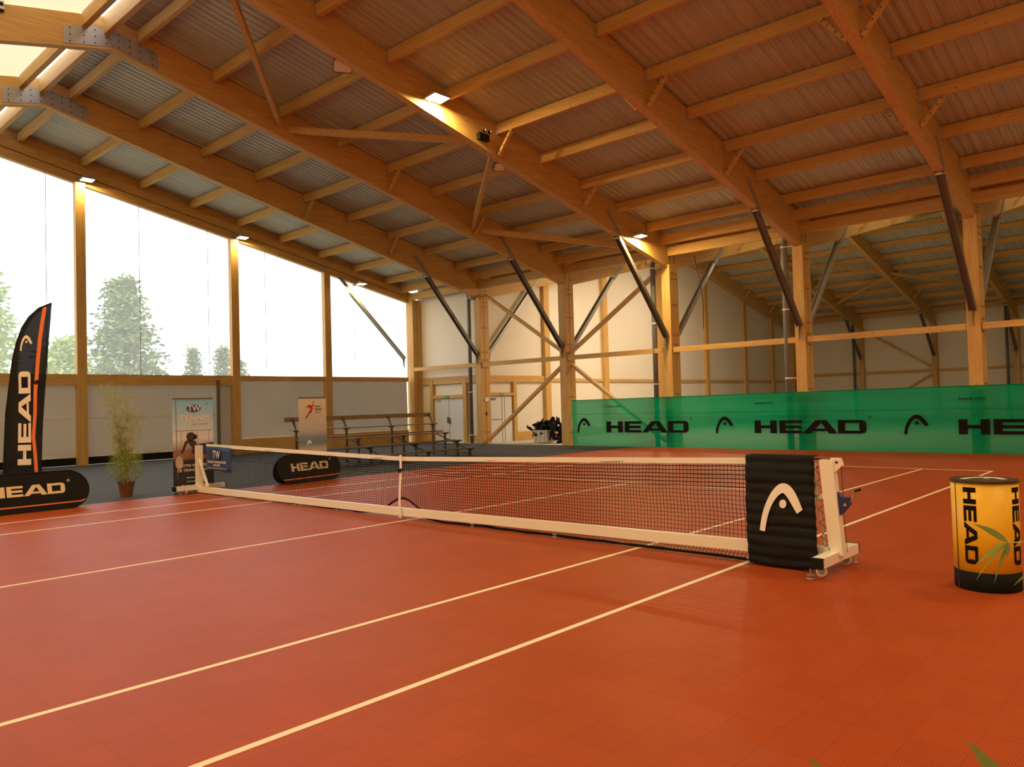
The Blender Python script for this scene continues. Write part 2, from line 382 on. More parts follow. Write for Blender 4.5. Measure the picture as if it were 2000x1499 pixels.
for i in range(0, 7):
    r1 = rafter(XF[i], 0, YC, 0, .22, 'glued timber rafter of the court hall, ' + FN[i], gable=(i == 0))
    rafter(XF[i], -YC, -.001, 0, .22, 'glued timber rafter beyond the ridge, ' + FN[i], gable=(i == 0))
    if i > 0: joint_plate(r1, XF[i], .22, 0)
    if i == 3:
        mb = MB(); mb.beam((XF[i] + .125, 0.2, zb(0) + .38), (XF[i] + .125, 17, zb(17) + .42), .015, .03, (1, 0, 0)); mb.build('conduit', 'wood_y', r1, label='thin cable conduit along the beam')
    if i == 0:
        mb = MB(); mb.beam((XF[0] + .13, 0, 10.75), (XF[0] + .13, 17, 10.75 - .209 * 17), .012, .02, (1, 0, 0)); mb.build('cable', 'black', r1, label='thin dark cable along the beam')
for i in range(1, 7):
    r2 = rafter(XF[i], YC + .001, RID2, RID2, .22, 'rafter of the second hall rising from the columns, ' + FN[i].split(',')[0])
    rafter(XF[i], RID2 + .001, YF, RID2, .22, 'rafter of the second hall falling to its far wall, ' + FN[i].split(',')[0])
    joint_plate(r2, XF[i], .22, RID2)

# purlins
BAYN = ['bay next to the gable windows', 'second bay from the gable windows', 'third bay from the gable windows', 'fourth bay from the gable windows', 'fifth bay from the gable windows', 'sixth bay from the gable windows']
def purlin(i, y, ridge, idx, bay, slope, brace, hall):
    a = XF[i] + (.0 if i == 0 and hall == 1 else .11); b = XF[i + 1] - .11
    z1 = zt(y - ridge) - .0; z0 = z1 - .29; w = .11
    mb = MB(); mb.box(a, b, y - w / 2, y + w / 2, z0, z1)
    o = mb.build('roof_purlin', 'wood_x', **T('%s purlin from the ridge, %s, %s' % (ORD[idx], slope, BAYN[i].replace('the gable windows', 'gable windows')), 'purlin', 'roof purlins'))
    for xx in ((b,) if (i == 0 and hall == 1) else (a, b)):
        s = 1 if xx == a else -1
        mb = MB(); mb.box(min(xx, xx + s * .06), max(xx, xx + s * .06), y - w / 2 - .006, y + w / 2 + .006, z0 - .02, z0 + .2); mb.build('joist_hanger', 'galv', o)
    if brace:
        for xx, s in ((a, 1), (b, -1)):
            if i == 0 and s == 1 and hall == 1: continue
            mb = MB(); mb.beam((xx + s * .04, y, z0 - .60), (xx + s * .55, y, z0 + .0), .07, .11, (0, 1, 0))
            for t in (.15, .4, .7, .9): mb.box(xx + s * (.04 + .51 * t) - .015, xx + s * (.04 + .51 * t) + .015, y - .062, y + .062, z0 - .6 + .6 * t - .015, z0 - .6 + .6 * t + .015, 1)
            mb.build('knee_brace', ['wood_x', 'bolt'], o, label='short diagonal timber brace')
for i in range(6):
    for k_, y in enumerate(PY): purlin(i, y, 0, k_ + 1, i, 'court hall', y in (8.45, 12.3), 1)
    for yy, nm, zz0, zz1 in ((-.12, 'ridge', 10.98, 11.42), (-.62, 'skylight curb', 11.0, 11.36)):
        mb = MB(); mb.box(XF[i] + .11, XF[i + 1] - .11, yy - .07, yy + .07, zz0, zz1)
        o = mb.build('ridge_beam', 'wood_x', **T('deep timber %s beam, %s' % (nm, BAYN[i]), 'purlin', 'ridge beams'))
    for k_, y in enumerate((-6.2, -8.2, -10.2)):
        if i < 6: purlin(i, y, 0, k_ + 1, i, 'below the skylights', False, 1)
    for yy, zz, nm in ((16.95, 7.33, 'upper'), (17.42, 6.98, 'lower')):
        mb = MB(); mb.box(XF[i] + .11, XF[i + 1] - .11, yy - .07, yy + .07, zz, zz + .33)
        mb.build('eave_beam', 'wood_x', **T('%s timber eave beam above the column row, %s' % (nm, BAYN[i]), 'purlin', 'eave beams'))
for i in range(1, 6):
    for s, sl in ((-1, 'near slope of second hall'), (1, 'far slope of second hall')):
        for k_, y in enumerate(PY):
            if s < 0 and y < 5.8 and y > 1: continue
            purlin(i, RID2 + s * y, RID2, k_ + 1, i, sl, y in (8.45, 12.3), 2)
    for yy, zz in ((18.25, 7.33), (52.2, 7.33)):
        mb = MB(); mb.box(XF[i] + .11, XF[i + 1] - .11, yy - .07, yy + .07, zz, zz + .33)
        mb.build('eave_beam', 'wood_x', **T('timber eave beam of second hall, %s side, %s' % ('near' if yy < 30 else 'far', BAYN[i]), 'purlin', 'eave beams'))
# gutter lining over the valley
mb = MB(); mb.box(-20.4, 18.8, 17.2, 18.0, 7.7, 7.74); mb.build('ceiling_valley', 'roof_sheet', **ST)

# columns of the middle row
COLN = ['in the corner beside the white double doors', 'first from the corner, with switches on its side', 'second from the corner, where the timber braces meet', 'third from the corner, behind the green screen', 'fourth from the corner, behind the green screen', 'fifth from the corner, behind the green screen', 'sixth from the corner, behind the green screen']
cols = []
for i in range(7):
    x = XF[i] if i else -20.2; mb = MB(); hx, hy = .17, .29; zt_ = 6.66 if i else 6.98
    if i == 0: hx, hy = .25, .25
    # two laminated timbers either side of a slim core
    mb.box(x - hx, x + hx, YC - hy, YC - .015, -.02, zt_); mb.box(x - hx, x + hx, YC + .015, YC + hy, -.02, zt_); mb.box(x - hx + .02, x + hx - .02, YC - .02, YC + .02, -.02, zt_)
    if i:
        for z in (6.35, 6.15, 5.2, 4.1, 3.75, 3.65, 3.4, 1.95, .5):
            for dy in (-.14, 0, .14): mb.box(x + hx, x + hx + .008, YC + dy - .024, YC + dy + .024, z - .024, z + .024, 1)
        for dz in range(8):
            for dy in (-.2, -.11, .11, .2): mb.box(x + .11, x + .118, YC + dy - .02, YC + dy + .02, 6.75 + dz * .09, 6.78 + dz * .09, 1)
    c = mb.build('timber_column', ['wood_z', 'bolt'], **T('timber column of the middle row, ' + COLN[i], 'column', 'timber columns between the halls')); cols.append(c)
    if i == 1:
        mb = MB(); mb.box(x + hx, x + hx + .03, YC - .1, YC + .14, 1.88, 2.05); mb.build('switch_panel', 'lens_off', c, label='small white switch panel')
        mb = MB(); mb.box(x + hx, x + hx + .03, YC - .05, YC + .03, 1.25, 1.4); mb.build('alarm_button', 'bolt', c, label='small dark red alarm button')

# steel V braces
def steel_brace(i, a, b, label, hall, grp='steel braces on the middle columns', light=False):
    x = XF[i]; a = Vector((x, *a)); b = Vector((x, *b)); d = (b - a).normalized(); n = Vector((1, 0, 0)).cross(d).normalized()
    o = empty('steel_brace', a, label, 'brace', grp); o['kind'] = 'thing'
    mb = MB(); e = b - d * .95; mat = 'galv' if light else 'steel_dark'
    # channel section
    mb.beam(a, e, .16, .02, n); mb.beam(a + Vector((.08, 0, 0)), e + Vector((.08, 0, 0)), .02, .14, n); mb.beam(a - Vector((.08, 0, 0)), e - Vector((.08, 0, 0)), .02, .14, n)
    mb.build('channel', mat, o, origin=a)
    mb = MB(); p0 = e - d * .15 + Vector((.118, 0, 0)); p1 = b + Vector((.118, 0, 0)); mb.beam(p0, p1, .012, .17, n)
    for t in range(11):
        for s in (-.05, .05):
            q = p0 + (p1 - p0) * ((t + .6 + (.4 if s > 0 else 0)) / 11.8) + n * s; mb.beam(q - d * .014, q + d * .014, .016, .03, n, 1)
    mb.build('end_plate', ['galv', 'bolt'], o, origin=p0, label='perforated galvanised end plate')
    mb = MB(); f = a + d * .05; mb.prism([f + n * .1, f - n * .1, f - n * .02 + Vector((0, 0, -.5)), f + n * .02 + Vector((0, 0, -.5))], (.02, 0, 0)); mb.build('foot_plate', 'steel_dark', o, origin=a)
    mb = MB(); q = e - d * .12; mb.beam(q, q + d * .03, .19, .15, n); mb.build('clip', 'white_band', o, origin=q)
cn = ['corner', 'first', 'second', 'third', 'fourth', 'fifth', 'sixth']
for i in range(1, 7):
    steel_brace(i, (17.28, 4.0), (13.65, 8.05), 'dark steel brace from the %s middle column up to the court hall rafter' % cn[i], 1)
    steel_brace(i, (18.0, 4.1), (21.7, 7.95), 'pale steel brace from the %s middle column up into the second hall' % cn[i], 2, light=True)
steel_brace(0, (17.1, 4.1), (13.3, 7.75), 'slim steel brace across the gable window beside the corner column', 1, 'gable braces', light=True)
for i in range(2, 7):
    steel_brace(i, (52.6, 4.3), (48.9, 7.9), 'dark steel brace on the %s column of the second hall far wall' % cn[i - 1], 2, 'steel braces on the far wall')

# rails and diagonal timbers in the row
for i in range(0, 6):
    mb = MB(); z = 3.55; mb.box(XF[i] + .2, XF[i + 1] - .17, YC - .24, YC - .12, z - .09, z + .09)
    mb.build('timber_rail', 'wood_x', **T('horizontal timber rail of the column row, %s' % BAYN[i], 'rail', 'rails between the middle columns'))
for a, b, lb in (((-15.2, 6.7), (-10.8, 3.85), 'diagonal timber from the top of the first middle column to the brace node'),
                 ((-6.0, 6.6), (-10.3, 3.8), 'long diagonal timber rising from the brace node to the third column top'),
                 ((-15.2, .12), (-10.8, 3.25), 'diagonal timber rising past the small door to the brace node'),
                 ((-6.0, .2), (-10.3, 3.25), 'diagonal timber falling from the brace node behind the green screen')):
    mb = MB(); A = Vector((a[0], YC - .0, a[1])); B = Vector((b[0], YC - .0, b[1])); mb.beam(A, B, .12, .18, (0, 1, 0)); d = (A - B).normalized()
    for t in (.15, .3, .45):
        for s in (-.05, .05): q = B + d * t + Vector((0, 0, s)); mb.box(q.x - .015, q.x + .015, YC - .096, YC - .09, q.z - .015, q.z + .015, 1)
    mb.build('diagonal_brace', ['wood_x', 'bolt'], **T(lb, 'timber brace', 'crossed timber braces in the middle row'))
# zigzag bracing under the roof between second and third rafters
nod = [((-10.42, 4.55), (-5.78, .5)), ((-10.42, 4.85), (-5.78, 8.0)), ((-10.42, 12.2), (-5.78, 8.5)), ((-10.42, 12.5), (-5.78, 16.2))]
for (a, b), lb in zip(nod, ('highest roof diagonal, climbing to the ridge at the picture top', 'roof diagonal running to the third rafter near the black spotlight', 'steep roof diagonal beside the small unlit floodlight', 'lowest roof diagonal, running to the lit lamp by the columns')):
    A = Vector((a[0], a[1], zb(a[1]) + .32)); B = Vector((b[0], b[1], zb(b[1]) + .32)); mb = MB(); mb.beam(A, B, .12, .18); mb.build('roof_diagonal', 'wood_x', **T('timber ' + lb, 'timber brace', 'roof diagonals'))
for (a, b), lb in zip((((-5.78, 27.3), (-10.42, 23.5)), ((-5.78, 43.6), (-10.42, 47.5)), ((-5.78, 42.8), (-10.42, 39.5)), ((-5.53, 43.2), (-.87, 47.4))), ('near slope', 'far slope towards the wall', 'far slope towards the ridge', 'far slope beyond the third rafter')):
    A = Vector((a[0], a[1], zb(a[1] - RID2) + .3)); B = Vector((b[0], b[1], zb(b[1] - RID2) + .3)); mb = MB(); mb.beam(A, B, .12, .16); mb.build('roof_diagonal', 'wood_x', **T('timber roof diagonal in the second hall, ' + lb, 'timber brace', 'roof diagonals'))

# drain pipes
for x, r, lb in ((-16.1, .085, 'dark grey drainpipe beside the first middle column'), (-6.27, .095, 'dark grey drainpipe beside the third middle column'), (-1.24, .105, 'dark grey drainpipe beside the fourth middle column')):
    mb = MB(); y = 17.45; mb.tube([(x, y, 0), (x, y, 6.75), (x + .04, y + .1, 6.95), (x + .1, y + .15, 7.3)], r, 16)
    o = mb.build('drainpipe', 'pipe_grey', smooth=True, origin=(x, y, 0), **T(lb, 'pipe', 'drainpipes'))
    for z in (.35, 2.3, 4.55, 6.6):
        mb = MB(); mb.tube([(x, y, z), (x, y, z + .05)], r + .012, 16); mb.box(x, x + .35, y - .02, y + .02, z + .01, z + .04); mb.build('pipe_clamp', 'white_band', o)
for x in (-5.9, 4.0, -16.05):
    pass
for i in (2, 4, 5):
    x = XF[i] - .5; mb = MB(); mb.tube([(x, 52.5, 0), (x, 52.5, 7.2)], .09, 12)
    mb.build('drainpipe', 'steel_dark', smooth=True, **T('dark drainpipe on the far wall, %s column' % cn[i], 'pipe', 'far drainpipes'))

# ------------------------------------------------------------------ gable side of the court hall
GY = [-8.9, -3.3, 2.45, 8.2, 12.6]; GX = -20.35
gl = ['beyond the frame', 'first visible behind the feather flag', 'behind the bamboo, lit lamp on top', 'behind the blue banner, lit lamp on top', 'behind the bleachers']
for k_, y in enumerate(GY):
    if k_ < 1: continue
    mb = MB(); top = 10.42 - .205 * abs(y) + .03; mb.box(GX - .02, GX + .22, y - .16, y + .16, -.03, top)
    c = mb.build('gable_post', 'wood_z', **T('timber gable window post ' + gl[k_], 'column', 'gable window posts'))
    mb = MB(); mb.box(GX + .10, GX + .125, y - .07, y + .10, top - .02, top + .3); mb.build('bracket', 'galv', c)
bays = [(-17.4, -8.9), (-8.9, -3.3)] + [(GY[i], GY[i + 1]) for i in range(1, 4)] + [(12.6, 17.35)]
bays = [(-17.4, -3.3), (-3.3, 2.45), (2.45, 8.2), (8.2, 12.6), (12.6, 17.35)]
for k_, (a, b) in enumerate(bays):
    # upper mesh screen
    g0 = lambda y: 10.42 - .205 * abs(y) + .05
    ys = [a + .1 + (b - a - .2) * t / 6 for t in range(7)]
    mb = MB()
    xs = GX + .0
    for t in range(6): mb.poly([(xs, ys[t], 3.2), (xs, ys[t + 1], 3.2), (xs, ys[t + 1], g0(ys[t + 1])), (xs, ys[t], g0(ys[t]))])
    mb.build('window_%d' % (30 + k_), 'mesh_screen', **ST)
    mb = MB()
    for fr in ((.36, .82) if k_ in (1, 2) else (.33,) if k_ > 2 else (.5,)):
        y = a + (b - a) * fr; mb.box(xs + .004, xs + .012, y - .009, y + .009, 3.2, g0(y))
    mb.build('trim_%d' % (30 + k_), 'steel_dark', **ST)
    # rail
    mb = MB(); hgt = .24 if k_ > 2 else .40
    mb.box(GX + .02, GX + .17, a + .16, b - .16, 3.2 - hgt, 3.18)
    mb.build('window_rail', 'wood_y', **T('horizontal timber rail under the mesh window, %s bay' % ('leftmost', 'feather flag', 'bamboo and blue banner', 'white banner', 'bleacher')[k_], 'rail', 'gable window rails'))
    # lower blind
    mb = MB(); z0 = .34 if k_ < 3 else .62; n = 22; xb = GX - .01
    R_ = []
    for r_ in range(9):
        z = z0 + (3.0 - z0) * r_ / 8; R_.append([(xb + .018 * math.sin(t * 1.1 + r_ * .7) * (.4 + .6 * (1 - r_ / 8)), a + .12 + (b - a - .24) * t / n, z) for t in range(n + 1)])
    n0 = len(mb.v); mb.v += [Vector(p) for r in R_ for p in r]
    for r_ in range(8):
        for t in range(n): q = r_ * (n + 1) + t; mb.f.append((q, q + 1, q + n + 2, q + n + 1)); mb.m.append(0)
    lb = ['left of the feather flag', 'behind the feather flag', 'behind the bamboo and blue banner', 'behind the white banner', 'behind the bleachers'][k_]
    o = mb.build('roller_blind', 'blind', smooth=True, **T('beige fabric blind under the mesh window, ' + lb, 'blind', 'beige gable blinds'))
    mb = MB(); mb.box(xb - .02, xb + .03, a + .12, b - .12, z0 - .07, z0 + .02); mb.build('bottom_hem', 'hem', o, label='pale bottom hem')
    if k_ < 3:
        mb = MB(); mb.box(xb + .015, xb + .022, a + .14, b - .14, 1.62, 1.68); mb.build('seam', 'hem', o, label='pale horizontal seam')
        mb = MB(); mb.box(GX - .12, GX - .08, a, b, 0, .4); mb.build('base_board_or_gap', 'black', **ST)  # black strip standing in for the dark gap below the blind, no board here
    else:
        mb = MB(); mb.box(GX + .0, GX + .1, a + .16, b - .16, 0, .6); mb.build('base_board_or_gap', 'wood_y', **ST)
# column beside banner: black conduit and pale gap strip
mb = MB(); mb.box(GX + .18, GX + .24, 7.35, 7.47, .1, 3.0); mb.build('blind_guide', 'steel_dark', **T('dark vertical guide rail at the blind edge behind the blue banner', 'rail'))
mb = MB(); mb.box(GX + .02, GX + .05, 7.5, 8.02, .05, 3.0); o = mb.build('plastic_strip', 'plastic_sheet', **T('pale plastic strip between the guide rail and the gable post', 'sheet'))
# gable triangle above the rafter is closed by the rafter itself
# hidden long side behind the viewpoint and the open end: yellow translucent sheet added as soft fill light, and cream wall
mb = MB(); mb.box(-20.4, 18.8, -17.72, -17.7, 0, 2.2); mb.build('wall_south', 'cream', **ST)
mb = MB(); mb.box(-20.4, 18.8, -17.71, -17.7, 2.2, 7.6); mb.build('window_51', 'side_sheet', **ST)
mb = MB(); mb.box(18.86, 18.9, -17.6, 17.6, 0, 11.4); mb.build('wall_east', 'cream', **ST)
mb = MB(); mb.box(18.86, 18.9, 17.6, 53, 0, 11.4); mb.build('wall_east_second', 'cream', **ST)
# board closing the slot between the gable beam and the roof sheet
mb = MB(); mb.prism([(GX - .1, -17.5, 7.2), (GX - .1, 0, 10.9), (GX - .1, 17.5, 7.2), (GX - .1, 17.5, 7.72), (GX - .1, 0, 11.5), (GX - .1, -17.5, 7.72)], (.03, 0, 0)); mb.build('trim_60', 'wood_y', **ST)

# ------------------------------------------------------------------ door wall (north side of the first bay) and second-hall gable
mb = MB(); mb.box(-20.2, -15.5, 17.92, 17.98, 0, 7.7); mb.build('wall_north', 'cream', **ST)
G2 = -15.72
mb = MB(); mb.prism([(G2 - .05, 17.95, -.3), (G2 - .05, YF, -.3), (G2 - .05, YF, 7.6), (G2 - .05, RID2, 11.4), (G2 - .05, 17.95, 7.6)], (.05, 0, 0)); mb.build('wall_west', 'cream', **ST)
mb = MB(); mb.box(-15.8, 18.9, YF, YF + .05, -.3, 7.8); mb.build('wall_far', 'cream', **ST)
def frame_piece(name, box, mat, lb, cat='timber', grp=None):
    mb = MB(); mb.box(*box); return mb.build(name, mat, **T(lb, cat, grp))
frame_piece('wall_rail', (-19.95, -16.0, 17.8, 17.92, 2.78, 3.12), 'wood_x', 'horizontal timber rail above the white double doors')
frame_piece('wall_post', (-19.3, -19.08, 17.77, 17.915, 0, 3.0), 'wood_z', 'timber post left of the white double doors')
frame_piece('wall_post', (-16.98, -16.76, 17.77, 17.915, 0, 3.0), 'wood_z', 'timber post right of the white double doors')
frame_piece('door_lintel', (-19.08, -16.98, 17.79, 17.92, 2.08, 2.24), 'wood_x', 'timber lintel over the white double doors')
frame_piece('wall_plinth', (-16.76, -15.65, 17.83, 17.92, .03, .36), 'wood_x', 'timber plinth board right of the double doors')
frame_piece('wall_plinth', (-19.95, -19.3, 17.83, 17.92, .03, .36), 'wood_x', 'timber plinth board left of the double doors')
# double door
mb = MB(); mb.box(-19.06, -18.04, 17.86, 17.91, 0, 2.07); d1 = mb.build('door_1', 'door_white', **ST)
mb = MB(); mb.box(-18.12, -18.08, 17.80, 17.86, .9, 1.2); mb.build('door_handle', 'steel_dark', d1)
mb = MB(); mb.box(-18.9, -18.6, 17.82, 17.86, 1.96, 2.0); mb.build('door_closer', 'galv', d1)
mb = MB(); mb.box(-18.02, -17.0, 17.86, 17.91, 0, 2.07); d2 = mb.build('door_2', 'door_white', **ST)
mb = MB(); mb.box(-17.98, -17.94, 17.80, 17.86, .85, 1.15); mb.build('door_handle', 'steel_dark', d2)
mb = MB(); mb.box(-18.035, -18.025, 17.85, 17.905, 0, 2.07); mb.build('trim_1', 'steel_dark', **ST)
frame_piece('exit_sign', (-18.25, -17.95, 17.76, 17.79, 2.1, 2.22), 'exit_green', 'small green exit sign over the white double doors', 'sign')
# second-hall gable posts and door
for k_, y in enumerate((22.3, 27.3, 33.0, 38.6, 44.1, 48.6, 52.5)):
    zz = zb(y - RID2) + .1; mb = MB(); mb.box(G2 + .004, G2 + .2, y - .2, y + .2, -.01, zz)
    mb.build('gable_post', 'wood_z', **T('timber post on the cream second-hall gable, %s from the small door' % ORD[k_ + 1], 'column', 'second hall gable posts'))
mb = MB(); mb.box(G2, G2 + .13, 17.95, 22.1, 2.78, 3.08); mb.build('wall_rail', 'wood_y', **T('thick timber rail on the cream wall above the small door', 'timber'))
ygs = [22.3, 27.3, 33.0, 38.6, 44.1, 48.6, 52.5]
for k_ in range(6):
    mb = MB(); mb.box(G2, G2 + .1, ygs[k_] + .2, ygs[k_ + 1] - .2, 2.82, 2.97); mb.build('wall_rail', 'wood_y', **T('thin timber rail on the second-hall gable after its %s post' % ORD[k_ + 1], 'timber', 'thin gable rails'))
    mb = MB(); mb.box(G2, G2 + .08, ygs[k_] + .2, ygs[k_ + 1] - .2, 0, .4); mb.build('base_board_or_gap', 'wood_y', **ST)
mb = MB(); mb.box(G2, G2 + .08, 20.05, 22.1, 0, .4); mb.build('base_board_or_gap', 'wood_y', **ST)
mb = MB(); mb.box(G2, G2 + .14, 19.78, 20.0, -.03, 3.0); mb.build('wall_post', 'wood_z', **T('timber post right of the small cream door', 'timber'))
mb = MB(); mb.box(G2, G2 + .13, 17.9, 19.78, 2.14, 2.28); mb.build('door_lintel', 'wood_y', **T('timber lintel over the small cream door', 'timber'))
mb = MB(); mb.box(G2, G2 + .05, 18.15, 19.72, -.02, 2.1); d3 = mb.build('door_3', 'door_white', **ST)
mb = MB()
for bx in ((18.22, 18.24, .02, 2.05), (19.02, 19.04, 0, 2.08), (19.2, 19.22, 0, 2.08), (18.3, 19.0, 1.02, 1.05)): mb.box(G2 + .05, G2 + .06, bx[0], bx[1], bx[2], bx[3])
mb.build('door_trim', 'steel_dark', d3)
mb = MB(); mb.box(G2 + .05, G2 + .09, 18.25, 18.6, 1.96, 2.02); mb.build('door_closer', 'steel_dark', d3)
mb = MB(); mb.box(G2 + .13, G2 + .15, 18.85, 19.1, 2.16, 2.26); mb.build('exit_sign', 'exit_green', **T('small green exit sign over the small cream door', 'sign'))
# far wall posts, rails, braces
for i in range(2, 7):
    mb = MB(); mb.box(XF[i] - .16, XF[i] + .16, YF - .35, YF - .004, -.01, 6.7); mb.build('wall_post', 'wood_z', **T('timber column on the far wall of the second hall, %s from its corner' % ORD[i - 1], 'column', 'far wall columns'))
for i in range(1, 6):
    mb = MB(); mb.box(XF[i] + .17, XF[i + 1] - .17, YF - .12, YF, 3.2, 3.4); mb.build('wall_rail', 'wood_x', **T('timber rail on the far wall of the second hall, %s' % BAYN[i], 'timber', 'far wall rails'))
for a, b, nm in (((-10.4, 6.5), (-5.8, 3.5), 'upper'), ((-10.4, .3), (-5.8, 3.1), 'lower')):
    mb = MB(); mb.beam((a[0], YF - .2, a[1]), (b[0], YF - .2, b[1]), .12, .18, (0, 1, 0)); mb.build('diagonal_brace', 'wood_x', **T('%s timber diagonal on the far wall of the second hall' % nm, 'timber brace'))

# ------------------------------------------------------------------ floodlights and fittings
def floodlight(loc, lit, label, arm, aim=(0.25, 0, -1), size=(.42, .34), mount=None):
    loc = Vector(loc); aim = Vector(aim).normalized(); q = aim.to_track_quat('-Z', 'Y').to_matrix()
    ux, uy, uz = q.col[0], q.col[1], q.col[2]
    o = empty('floodlight', loc, label, 'floodlight', 'floodlights'); o['kind'] = 'thing'
    a, b = size[0] / 2, size[1] / 2
    def bx(mb, x0, x1, y0, y1, z0, z1):
        mb.hexa([loc + ux * x + uy * y + uz * z for z in (z0, z1) for x, y in ((x0, y0), (x1, y0), (x1, y1), (x0, y1))])
    mb = MB(); bx(mb, -a, a, -b, b, 0.0, .04); bx(mb, -a * .7, a * .7, -b * .7, b * .7, .04, .08)
    for k_ in range(6): bx(mb, -a * .65 + k_ * a * .25, -a * .65 + k_ * a * .25 + .012, -b * .65, b * .65, .08, .11)
    bx(mb, -a, a, -b, -b + .02, -.015, 0); bx(mb, -a, a, b - .02, b, -.015, 0); bx(mb, -a, -a + .02, -b, b, -.015, 0); bx(mb, a - .02, a, -b, b, -.015, 0)
    mb.build('housing', 'steel_dark' if not lit else 'galv', o, origin=loc)
    mb = MB(); bx(mb, -a + .02, a - .02, -b + .02, b - .02, -.01, -.002)
    mb.build('lens', 'lens_on' if lit else 'lens_off', o, origin=loc)
    mb = MB(); m_ = Vector(arm); mb.beam(loc + uz * .05 + uy * (b + .01), m_, .03, .008, (0, 0, 1)); mb.beam(loc + uz * .05 - uy * (b + .01), m_, .03, .008, (0, 0, 1)); mb.box(m_.x - .05, m_.x + .05, m_.y - .05, m_.y + .05, m_.z - .05, m_.z + .05)
    mb.build('bracket', 'galv', o, origin=loc)
    if lit: lamp_light('flood_or_fill_light', loc - uz * .05, loc - uz * 3, .3, LAMP_POWER * (.3 if loc.x < -15 else 1.3), (1.0, .70, .27))
x3 = XF[3] + .11
floodlight((x3 + .22, 6.0, 9.62), True, 'lit floodlight high on the third rafter, glowing yellow, nearest the ridge', (x3 + .03, 5.85, 9.6), (.1, 0, -1), (.55, .42))
floodlight((x3 + .22, 15.25, 7.38), True, 'lit floodlight low on the third rafter beside the steel brace', (x3 + .03, 15.15, 7.4), (.1, 0, -1))
floodlight((XF[3] - .45, 9.1, 8.66), False, 'unlit floodlight hanging beside the steep roof diagonal', (XF[3] - .12, 9.1, 8.75), (.55, -.35, -1), (.34, .3))
floodlight((XF[3] - .45, 3.66, 9.98), False, 'unlit floodlight hanging left of the third rafter near the ridge', (XF[3] - .12, 3.66, 10.1), (.5, -.3, -1), (.46, .36))
gx = GX + .13
for (y, z), lb in zip(((2.62, 10.03), (8.45, 8.80), (14.32, 7.47)), ('over the post behind the bamboo', 'over the post behind the blue banner', 'over the last gable bay near the corner')):
    floodlight((gx + .30, y, z), True, 'lit floodlight on the gable beam, ' + lb, (gx - .02, y - .2, z - .05), (.12, 0, -1))
# lamps of the second hall near the columns
for i, y, lb in ((5, 20.9, 'grey floodlight beyond the fifth column, seen edge on at right'), (1, 20.6, 'grey floodlight beyond the first column near its steel brace'), (3, 18.6, 'dark floodlight tucked beside the third column top')):
    floodlight((XF[i] - .55, y, 7.45), False, lb, (XF[i] - .13, y, 7.5), (-.2, 0, -1), (.45, .4))
# twin black spotlight
o = empty('twin_spotlight', (x3 + .02, 7.75, 9.12), 'black twin-headed emergency spotlight on the third rafter', 'spotlight'); o['kind'] = 'thing'
mb = MB(); mb.box(x3 + .01, x3 + .13, 7.6, 7.98, 8.98, 9.16); mb.build('battery_box', 'black', o)
for dy in (-.08, .12):
    mb = MB(); mb.lathe([(.035, 0), (.06, .05), (.06, .1)], (x3 + .13, 7.82 + dy, 9.22), 12, axis='x'); hd = mb.build('lamp_head', 'black', o)
    mb = MB(); mb.lathe([(.045, 0), (.03, .012)], (x3 + .23, 7.82 + dy, 9.22), 12, axis='x'); mb.build('lens', 'lens_off', hd)
# small box on second rafter
o = empty('sensor_box', (XF[2] + .12, -2.35, 10.8), 'small white and black sensor box high on the second rafter', 'sensor'); o['kind'] = 'thing'
xx = XF[2] + .11
mb = MB(); mb.box(xx, xx + .08, -2.45, -2.3, 10.78, 11.05); mb.build('housing', 'white_band', o)
mb = MB(); mb.box(xx + .08, xx + .1, -2.43, -2.32, 10.86, 10.93); mb.box(xx + .0, xx + .1, -2.45, -2.3, 10.74, 10.78); mb.build('cover', 'black', o)
# silver duct elbow by first column and cables
mb = MB(); mb.tube([(-15.7, 17.3, 6.55), (-15.62, 17.15, 6.75), (-15.55, 17.1, 6.95), (-15.5, 17.2, 7.1)], .13, 16); mb.build('pipe_elbow', 'chrome', smooth=True, **T('shiny metal pipe elbow at the first column top', 'pipe'))
for i, y0 in ((3, 18.2), (5, 21.3)):
    mb = MB(); x = XF[i] + .3; mb.tube([(x + .4, y0, 7.0), (x + .55, y0 + .1, 6.2), (x + .6, y0 + .2, 5.2), (x + .58, y0 + .2, 4.3)], .012, 6); mb.build('loose_cable', 'black', **T('thin loose cable hanging beside the %s column' % cn[i], 'cable'))

